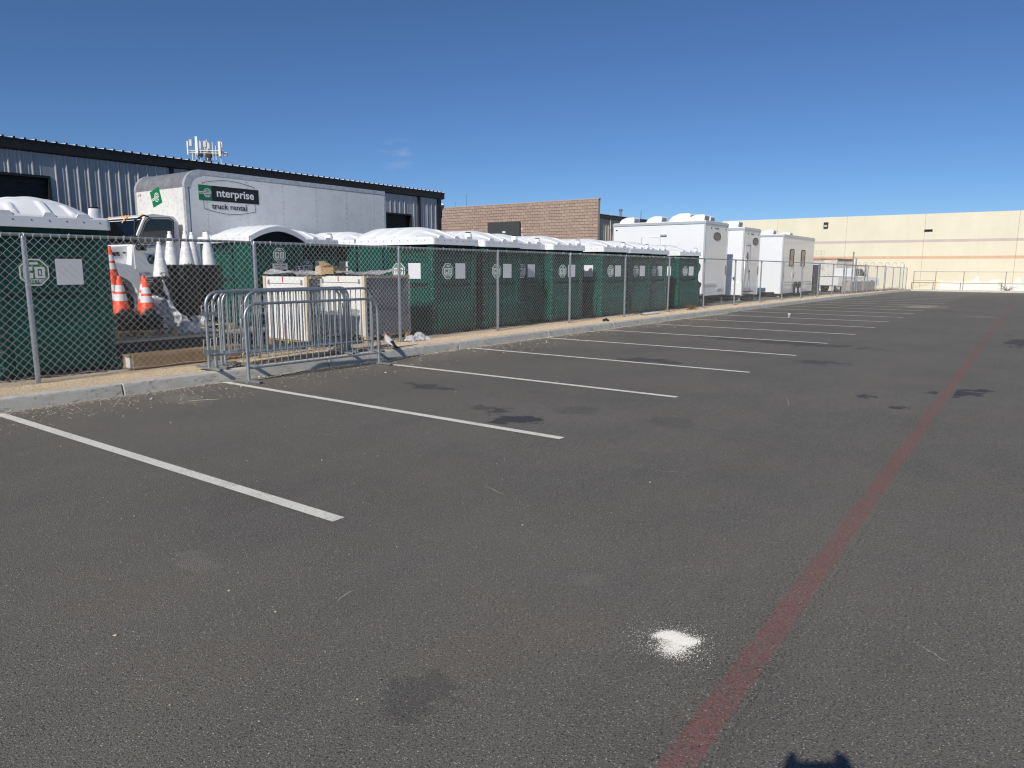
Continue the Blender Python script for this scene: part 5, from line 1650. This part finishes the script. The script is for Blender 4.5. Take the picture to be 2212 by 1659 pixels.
t1, b1 = trailer("largest white restroom trailer with four rooftop units, nearest the toilets", (31.75, 12.25), R(-1), 4.75, 2.85, 3.72, .36, False)
for y, s in ((.62, .85), (1.5, 1.12), (2.75, .85), (4.2, .85)):
    rooftop_unit(t1, .75 if s < 1.1 else 1.0, y, 3.77, s, R(180))
rooftop_unit(t1, 1.7, .7, 3.77, .8, R(180))
MB().tube([(.2, 3.35, 3.77), (.2, 3.35, 4.35)], .012, 5).build("aerial", M_black, b1)
MB().box(-.012, .02, 2.2, 3.15, 1.2, 3.05).build("service_door", M_trailer, b1, bevel=.01)
MB().tube([(-.014, 2.18, 1.2), (-.014, 2.18, 3.07), (-.014, 3.17, 3.07), (-.014, 3.17, 1.2)], .014, 5).build("service_door_seal", M_trim, b1)
MB().box(-.06, .0, 1.88, 2.2, 3.12, 3.19).build("awning_light", M_trim, b1, bevel=.01)
MB().box(-.006, .02, 4.5, 4.58, 3.42, 3.46).build("clearance_light", M_black, b1)
MB().box(.1, 1.6, -.014, .015, .85, .93).box(1.7, 2.3, -.014, .015, .62, .70).build("lower_rail", M_trim, b1)
t2, b2 = trailer("white restroom trailer with an end door and handrail, middle of the three", (36.55, 12.05), R(0), 5.0, 2.6, 3.66, .26, True)
for y in (.9, 2.2): rooftop_unit(t2, .8, y, 3.71, .95, R(180))
MB().box(-.006, .01, .4, .5, 1.12, 1.2).box(-.006, .01, .4, .47, 1.05, 1.1).build("outlet", M_black, b2)
MB().box(-.03, .02, .02, 4.9, .30, .92).build("skirt_panel", M_trailer, b2)
t3, b3 = trailer("white trailer with two tinted windows and tandem wheels, farthest of the three", (43.6, 12.05), R(0), 2.55, 7.2, 3.62, .20, False, oval=False)
for x in (1.0, 4.6): rooftop_unit(t3, x, 1.2, 3.66, .85, R(180))
for x in (1.95, 4.55):
    w_ = MB().ext([(x - .40, 1.92), (x - .32, 1.84), (x + .32, 1.84), (x + .40, 1.92), (x + .40, 2.72), (x + .32, 2.80), (x - .32, 2.80), (x - .40, 2.72)], 'y', .004, .03).build("window", mat("bronze_glass", (.09, .08, .055), .12, var=0), b3)
    fr = [(x - .42, 1.9), (x - .33, 1.82), (x + .33, 1.82), (x + .42, 1.9), (x + .42, 2.74), (x + .33, 2.82), (x - .33, 2.82), (x - .42, 2.74), (x - .42, 1.9)]
    MB().tube([(p[0], .006, p[1]) for p in fr], .022, 6).build("window_frame", M_black, w_)
for k in range(14):
    MB().box(.1 + k * .51, .36 + k * .51, .006, .022, .82, .885).build("reflective_strip", mat("strip_grey", (.3, .28, .28), .4), b3) if k == 0 else link("reflective_strip", [c for c in b3.children if c.name.startswith("reflective_strip")][0].data, b3, (k * .51, 0, 0))
MB().box(.05, 7.15, .004, .021, .68, .74).build("belt_rail", M_trim, b3)
MB().box(2.2, 2.9, .004, .021, 1.12, 1.42).box(2.15, 2.95, -.01, .02, 1.43, 1.48).build("hatch", M_trailer, b3)
MB().box(2.45, 2.52, -.012, .004, 1.16, 1.32).box(.35, .42, -.012, .004, 1.15, 1.3).build("hatch_latch", M_black, b3)
for x in (3.05, 3.95):
    wl_ = MB().lathe([(.20, -.09), (.33, -.10), (.365, -.07), (.37, 0), (.365, .07), (.33, .10), (.20, .09)], 22, M=Matrix.Translation((x, .02, .37)) @ Matrix.Rotation(R(90), 4, 'X')).build("wheel", M_rubber, t3)
    MB().lathe([(.001, .10), (.06, .10), (.08, .06), (.19, .05), (.215, .095)], 20, M=Matrix.Translation((x, .02, .37)) @ Matrix.Rotation(R(90), 4, 'X')).build("rim", M_trailer, wl_)
    MB().tube([(x + .46 * math.cos(a), -.03, .37 + .46 * math.sin(a)) for a in np.linspace(R(0), R(180), 14)], .035, 6).build("wheel_arch", M_black, t3)
MB().tube([(-.0, .4, .25), (-.9, 1.0, .25)], .05, 6).tube([(-.0, 2.1, .25), (-.9, 1.3, .25)], .05, 6).build("hitch", M_black, t3)

# ------------------------------------------------------------------ far corner: screen fence, gate, container, pickup, concrete blocks
M_screen = mat("black_windscreen", (.030, .030, .032), .85, var=.25, vscale=2, bump_s=.3, bscale=5)
sf = thing("windscreen_fence", "chain-link fence covered with black windscreen cloth beyond the farthest trailer", "fence", (52.2, 0, G(52)))
for y in (11.9, 14.3, 16.7, 19.1):
    MB().cyl((0, y, 0), (0, y, 2.15), .03, n=10).build("post", M_galv_dull, sf)
MB().cyl((0, 11.9, 2.1), (0, 19.1, 2.1), .022, n=8).build("top_rail", M_galv_dull, sf)
mb = MB()
crumple(mb, lambda u, v: (-.04 + .02 * math.sin(u * 40), 11.9 + u * 7.2, .12 + v * 1.9), 40, 8, .008, 41)
mb.build("windscreen", M_screen, sf)
gt = thing("swing_gate", "galvanised pipe gate with mid rail and diagonal rods in the fence", "gate", (0, 0, 0))
gx0, gx1, gx2 = 49.2, 52.4, 55.4
for x, h_ in ((gx0, 2.0), (gx1 - .9, 2.75), (gx1, 2.35), (gx2, 2.0)):
    z = G(x) + .1
    MB().cyl((x, yf(x) + .12, z), (x, yf(x) + .12, z + h_), .045, n=10).build("gate_post", M_galv_dull, gt)
for a, b_ in ((gx0, gx1), (gx1, gx2)):
    za, zb_ = G(a) + .1, G(b_) + .1
    for q in (.2, 1.05, 1.85):
        MB().cyl((a, yf(a) + .12, za + q), (b_, yf(b_) + .12, zb_ + q), .022, n=8).build("gate_rail", M_galv_dull, gt)
    MB().cyl((a, yf(a) + .12, za + .95), (b_, yf(b_) + .12, zb_ + .25), .009, n=6).build("truss_rod", M_galv_dull, gt)

M_cont = mat("container_white", (.62, .60, .56), .6, var=.08, vscale=2, dirt=(.33, .13, .05), dirt_amt=.7, dscale=1.6)
M_rust = mat("rusty_rail", (.36, .20, .11), .8, var=.5, vscale=4, dirt=(.6, .56, .5), dirt_amt=.9, dscale=3)
cn = thing("shipping_container", "white corrugated shipping container with a rusty top edge behind the pickup", "container", (62.5, 13.0, G(62) + .05))
def corr(L_, z0, z1, dep=.035):
    pts = []; x = 0
    while x < L_ - .2:
        pts += [(x, 0), (x + .09, 0), (x + .12, dep), (x + .21, dep), (x + .24, 0)]; x += .28
    pts.append((L_, 0)); n_ = len(pts)
    mb = MB()
    mb.add([(p[0], p[1], z0) for p in pts] + [(p[0], p[1], z1) for p in pts], [(k, k + 1, n_ + k + 1, n_ + k) for k in range(n_ - 1)])
    return mb
corr(5.9, .14, 2.48).build("side_wall", M_cont, cn, loc=(.08, .02, 0))
MB().box(.03, .07, .05, 2.39, .14, 2.48).build("end_wall", M_cont, cn)
for y in (.6, 1.22, 1.85):
    MB().cyl((.0, y, .2), (.0, y, 2.4), .02, n=8).build("locking_bar", M_cont, cn)
MB().box(0, 6.06, 0, .10, 2.48, 2.6).box(0, .10, .1, 2.34, 2.48, 2.6).box(0, 6.06, 2.34, 2.44, 2.48, 2.6).build("top_rail", M_rust, cn)
MB().box(0, 6.06, 0, .10, 0, .14).box(0, .1, .1, 2.34, 0, .14).build("bottom_rail", M_cont, cn)
MB().box(-.005, .12, -.005, .12, .141, 2.479).box(5.95, 6.065, -.005, .12, .141, 2.479).build("corner_post", M_cont, cn)
MB().box(.11, 6.05, .11, 2.42, .02, 2.56).build("roof", M_cont, cn)

def pickup():
    t = thing("pickup_truck", "white pickup truck parked by the container behind the far fence", "pickup", (58.2, 12.75, G(59)), R(-21))
    b = MB()
    L_ = 5.5
    prof = [(0, .55), (0, 1.18), (2.0, 1.20), (2.05, 1.20), (3.8, 1.20), (3.85, 1.22), (5.2, 1.10), (5.42, 1.0), (5.5, .75), (5.48, .5), (4.95, .5)]
    prof += [(4.45 + .48 * math.cos(a), .45 + .48 * math.sin(a)) for a in np.linspace(R(6), R(174), 10)]
    prof += [(3.9, .45), (1.6, .45)]
    prof += [(1.05 + .48 * math.cos(a), .45 + .48 * math.sin(a)) for a in np.linspace(R(6), R(174), 10)]
    prof += [(.5, .5)]
    body_ = b.ext(prof, 'y', -.95, .95).build("body", M_truck_white, t, bevel=.05)
    cabp_ = [(2.1, 1.18), (2.18, 1.78), (2.35, 1.86), (3.2, 1.85), (3.42, 1.76), (4.02, 1.22)]
    cb_ = MB().ext(cabp_, 'y', -.80, .80).build("cab", M_truck_white, t, bevel=.06)
    for s in (-1, 1):
        y = s * .803
        MB().ext([(2.28, 1.26), (2.30, 1.74), (2.42, 1.78), (2.85, 1.78), (2.85, 1.26)], 'y', y - .004, y + .004).build("side_window", M_glass, cb_)
        MB().ext([(2.93, 1.26), (2.93, 1.78), (3.2, 1.77), (3.34, 1.70), (3.76, 1.28)], 'y', y - .004, y + .004).build("side_window", M_glass, cb_)
        MB().box(3.45, 3.68, y + s * .05 - .04, y + s * .17 + .04, 1.20, 1.42).build("mirror", M_black, cb_, bevel=.03)
        MB().box(5.28, 5.50, s * .72 - .18, s * .72 + .18, .80, .98).build("headlight", mat("headlight_glass", (.7, .7, .7), .15), body_, bevel=.02)
        MB().box(2.8, 2.95, s * .952 - .012, s * .952 + .012, 1.02, 1.06).build("handle", M_black, body_)
    MB().add([(3.44, -.70, 1.74), (4.00, -.76, 1.26), (4.00, .76, 1.26), (3.44, .70, 1.74)], [(0, 1, 2, 3), (3, 2, 1, 0)]).build("windshield", M_glass, cb_, loc=(.02, 0, .012))
    MB().box(5.47, 5.53, -.6, .6, .62, .92).build("grille", M_black, body_, bevel=.01)
    MB().box(.08, 1.95, -.80, .80, 1.19, 1.215).build("bed_liner", M_black, body_)
    for x in (1.05, 4.45):
        for s in (-1, 1):
            w_ = MB().lathe([(.22, -.12), (.37, -.13), (.40, -.1), (.405, 0), (.40, .1), (.37, .13), (.22, .12)], 22, M=Matrix.Translation((x, s * .82, .40)) @ Matrix.Rotation(R(90), 4, 'X')).build("wheel", M_rubber, t)
            MB().lathe([(.001, .08), (.20, .09), (.23, .125)], 18, M=Matrix.Translation((x, s * .82, .40)) @ Matrix.Rotation(R(90 * (1 if s < 0 else -1)), 4, 'X')).build("rim", M_alu_light, w_)
    return t
pickup()
for k, (x, y, rz, lab) in enumerate([(57.2, 10.75, R(-5), "grey concrete road block behind the far fence, the left of two"), (60.4, 10.45, R(-6), "grey concrete road block behind the far fence, the right of two")]):
    c_ = thing("concrete_block", lab, "concrete block", (x, y, G(x) + .06), rz, "concrete road blocks")
    MB().box(-1.5, 1.5, -.3, .3, 0, .82).build("block_body", M_conc, c_, bevel=.03)
    for q in (-.8, .8):
        MB().tube([(q - .12, 0, .8), (q - .12, 0, .90), (q + .12, 0, .90), (q + .12, 0, .8)], .015, 6).build("lifting_loop", M_rust, c_)

# perimeter mesh fence with razor coil before the warehouse
rf_ = thing("razor_wire_fence", "wire mesh fence topped with looping razor wire in the far corner", "fence", (71.0, 0, G(71) + .08))
for y in np.arange(9.3, 15.3, 1.48):
    MB().cyl((0, y, 0), (0, y, 2.15), .028, n=8).build("post", M_galv_dull, rf_)
mb = MB()
for z in np.arange(.1, 2.0, .15):
    mb.tube([(0, 9.3, z), (0, 15.2, z + .01)], .006, 4, caps=False)
for y in np.arange(9.3, 15.2, .15):
    mb.tube([(0.01, y, .05), (0.01, y, 2.0)], .006, 4, caps=False)
o = mb.build("wire_mesh", M_wire, rf_); o["kind"] = "stuff"
MB().tube([(.0 + .24 * math.cos(t * 6.283), 9.3 + t * .62 * .95, 2.15 + .26 * math.sin(t * 6.283)) for t in np.linspace(0, 10, 180)], .011, 5).build("razor_coil", M_galv_dull, rf_)
rc_ = thing("wire_mesh_panel", "rusty wire mesh panel standing above the container", "mesh panel", (61.9, 14.0, G(62) + 2.7))
mb = MB()
for z in np.arange(0, .62, .12): mb.tube([(0, -.1, z), (0, 3.6, z)], .006, 4)
for y in np.arange(-.1, 3.7, .2): mb.tube([(0.008, y, 0), (0.008, y, .6)], .006, 4)
mb.build("mesh", M_rust, rc_)

# dry weeds along the far fence and a dead bush at the warehouse
mb = MB()
for k in range(2600):
    x = rng.uniform(50, 71); y = yf(x) + rng.normal(.45, .28); h_ = abs(rng.normal(.12, .1)) + .04
    z = G(x) + .06
    for q in range(2):
        dx, dy = rng.normal(0, .08), rng.normal(0, .08); w_ = .012
        mb.add([(x - w_, y, z), (x + w_, y + .01, z), (x + dx, y + dy, z + h_)], [(0, 1, 2)])
o = mb.build("dry_weeds", pebble_mat("weed_brown", [(.20, .10, .06), (.30, .17, .09), (.24, .13, .07), (.36, .25, .14)]))
tag(o, "reddish dry weeds growing along the foot of the far fence", "weeds", kind="stuff")
bs = thing("dead_bush", "leafless dry bush at the foot of the beige warehouse wall", "bush", (73.9, 1.75, G(73.9) + .12))
mb = MB()
for k in range(22):
    a = rng.uniform(-1.2, 1.2); l_ = rng.uniform(.5, 1.0)
    p1 = (rng.normal(0, .06), math.sin(a) * l_ * .55, math.cos(a) * l_ * .40)
    p2 = (p1[0] + rng.normal(0, .05), math.sin(a) * l_ * 1.1, math.cos(a) * l_ * .62)
    mb.tube([(0, math.sin(a) * .05, 0), p1, p2], [.014, .01, .004], 5)
mb.build("stems", mat("dry_stem", (.13, .10, .075), .9), bs)
# ------------------------------------------------------------------ the photographer, whose shadow falls into the picture
fh = Vector((fw.x, fw.y, 0)).normalized()
def pp(r_, f_, z):      # right of the lens, ahead of it, height
    return Vector((0, 0, 0)) + Vector((rt0.x, rt0.y, 0)) * r_ + fh * f_ + Vector((0, 0, z))
person = thing("person", "person holding up a phone, seen only as a shadow on the asphalt", "person", (0, 0, 0))
V, E, RAD = [], [], []
def jv(p, r_, link_to=None):
    V.append(tuple(p)); RAD.append(r_ if isinstance(r_, tuple) else (r_, r_))
    if link_to is not None: E.append((link_to, len(V) - 1))
    return len(V) - 1
BK = -.47
CXo = .045
pel = jv(pp(CXo, BK, .95), (.155, .12))
ab = jv(pp(CXo, BK, 1.10), (.145, .11), pel)
ch = jv(pp(CXo, BK, 1.28), (.165, .12), ab)
ns = jv(pp(CXo, BK, 1.43), (.11, .09), ch)
nk = jv(pp(CXo, BK + .02, 1.50), .058, ns)
hd1 = jv(pp(CXo, BK + .03, 1.58), (.075, .085), nk)
hd2 = jv(pp(CXo, BK + .035, 1.67), (.078, .095), hd1)
hd3 = jv(pp(CXo, BK + .02, 1.75), (.06, .07), hd2)
for s in (-1, 1):
    sh = jv(pp(CXo + s * .185, BK, 1.39), .062, ns)
    el = jv(pp(CXo + s * .24, BK + .16, 1.21), .044, sh)
    el2 = jv(pp(CXo + s * .215, BK + .20, 1.24), .042, el)
    wr = jv(pp(CXo + s * .125, BK + .40, 1.535), .028, el2)
    pm = jv(pp(CXo + s * .105, BK + .435, 1.585), (.036, .02), wr)
    for k, (dz, ln) in enumerate([(.050, .9), (.032, 1.0), (.012, .95), (-.008, .8)]):
        a1 = jv(pp(CXo + s * .098, BK + .462, 1.60 + dz * .9), .0095, pm)
        a2 = jv(pp(CXo + s * .082, BK + .476, 1.605 + dz), .0085, a1)
        a3 = jv(pp(CXo + s * (.082 - .022 * ln), BK + .478, 1.606 + dz), .007, a2)
    t1_ = jv(pp(CXo + s * .085, BK + .435, 1.585), .011, pm)
    t2_ = jv(pp(CXo + s * .062, BK + .438, 1.595), .009, t1_)
    hp = jv(pp(CXo + s * .095, BK, .87), .088, pel)
    kn = jv(pp(CXo + s * .11, BK + .02, .50), .058, hp)
    an = jv(pp(CXo + s * .12, BK - .01, .09), .040, kn)
    ft = jv(pp(CXo + s * .13, BK + .06, .045), (.042, .036), an)
    te = jv(pp(CXo + s * .14, BK + .15, .036), (.042, .028), ft)
me = bpy.data.meshes.new("figure"); me.from_pydata(V, E, [])
tmp = bpy.data.objects.new("figure_tmp", me); COL.objects.link(tmp)
sk_ = tmp.modifiers.new("skin", 'SKIN'); sk_.use_smooth_shade = True
sd_ = tmp.modifiers.new("sub", 'SUBSURF'); sd_.levels = 2; sd_.render_levels = 2
if not me.skin_vertices: bpy.context.view_layer.update()
for k, sv in enumerate(me.skin_vertices[0].data):
    sv.radius = RAD[k]; sv.use_root = (k == 0)
bpy.context.view_layer.update()
fig = bpy.data.meshes.new_from_object(tmp.evaluated_get(bpy.context.evaluated_depsgraph_get()))
bpy.data.objects.remove(tmp)
for mt_ in (mat("skin", (.46, .29, .21), .55), mat("dark_shirt", (.05, .06, .09), .85, var=.2), mat("jeans", (.05, .07, .12), .85, var=.25), mat("shoes", (.06, .055, .05), .7), mat("hair", (.035, .025, .018), .7)):
    fig.materials.append(mt_)
for p in fig.polygons:
    c = p.center; z = c.z; f_ = c.x * fh.x + c.y * fh.y; r_ = abs(c.x * rt0.x + c.y * rt0.y - CXo)
    p.material_index = 3 if z < .10 else 2 if z < .97 else 0
    if .97 <= z < 1.47 and f_ < BK + .22: p.material_index = 1
    if z > 1.66 or (z > 1.58 and f_ < BK - .01 and r_ < .1): p.material_index = 4
link("figure", fig, person)
# facial features
fc = MB()
hc = pp(CXo, BK + .125, 1.63)
for s in (-1, 1):
    e_ = pp(CXo + s * .032, BK + .128, 1.645)
    MB().lathe([(.001, -.011), (.008, -.008), (.011, 0), (.008, .008), (.001, .011)], 10, M=Matrix.Translation(e_)).build("eye", mat("eye_white", (.7, .7, .68), .3), person)
    MB().lathe([(.001, -.03), (.012, -.018), (.016, .01), (.001, .03)], 10, M=Matrix.Translation(pp(CXo + s * .082, BK + .03, 1.63))).build("ear", fig.materials[0], person)
MB().tube([pp(CXo, BK + .125, 1.65), pp(CXo, BK + .148, 1.615), pp(CXo, BK + .13, 1.608)], [.009, .014, .010], 8).build("nose", fig.materials[0], person)
MB().tube([pp(CXo - .024, BK + .118, 1.575), pp(CXo, BK + .126, 1.573), pp(CXo + .024, BK + .118, 1.575)], [.003, .006, .003], 6).build("mouth", mat("lips", (.38, .16, .14), .5), person)
ph = thing("phone", "dark phone held level in both hands at the camera position", "phone", (0, 0, 0))
pc_ = pp(CXo, 0, 0)
Mp = Matrix(((rt.x, up.x, -fw.x, 0), (rt.y, up.y, -fw.y, 0), (rt.z, up.z, -fw.z, CAM_H), (0, 0, 0, 1)))
MB().box(-.030, .120, -.050, .026, .006, .014, M=Mp).build("phone_body", M_black, ph, bevel=.003)
MB().cyl(tuple(Mp @ Vector((0, 0, .003))), tuple(Mp @ Vector((0, 0, .0065))), .009, n=16).build("lens_ring", M_chrome, ph)
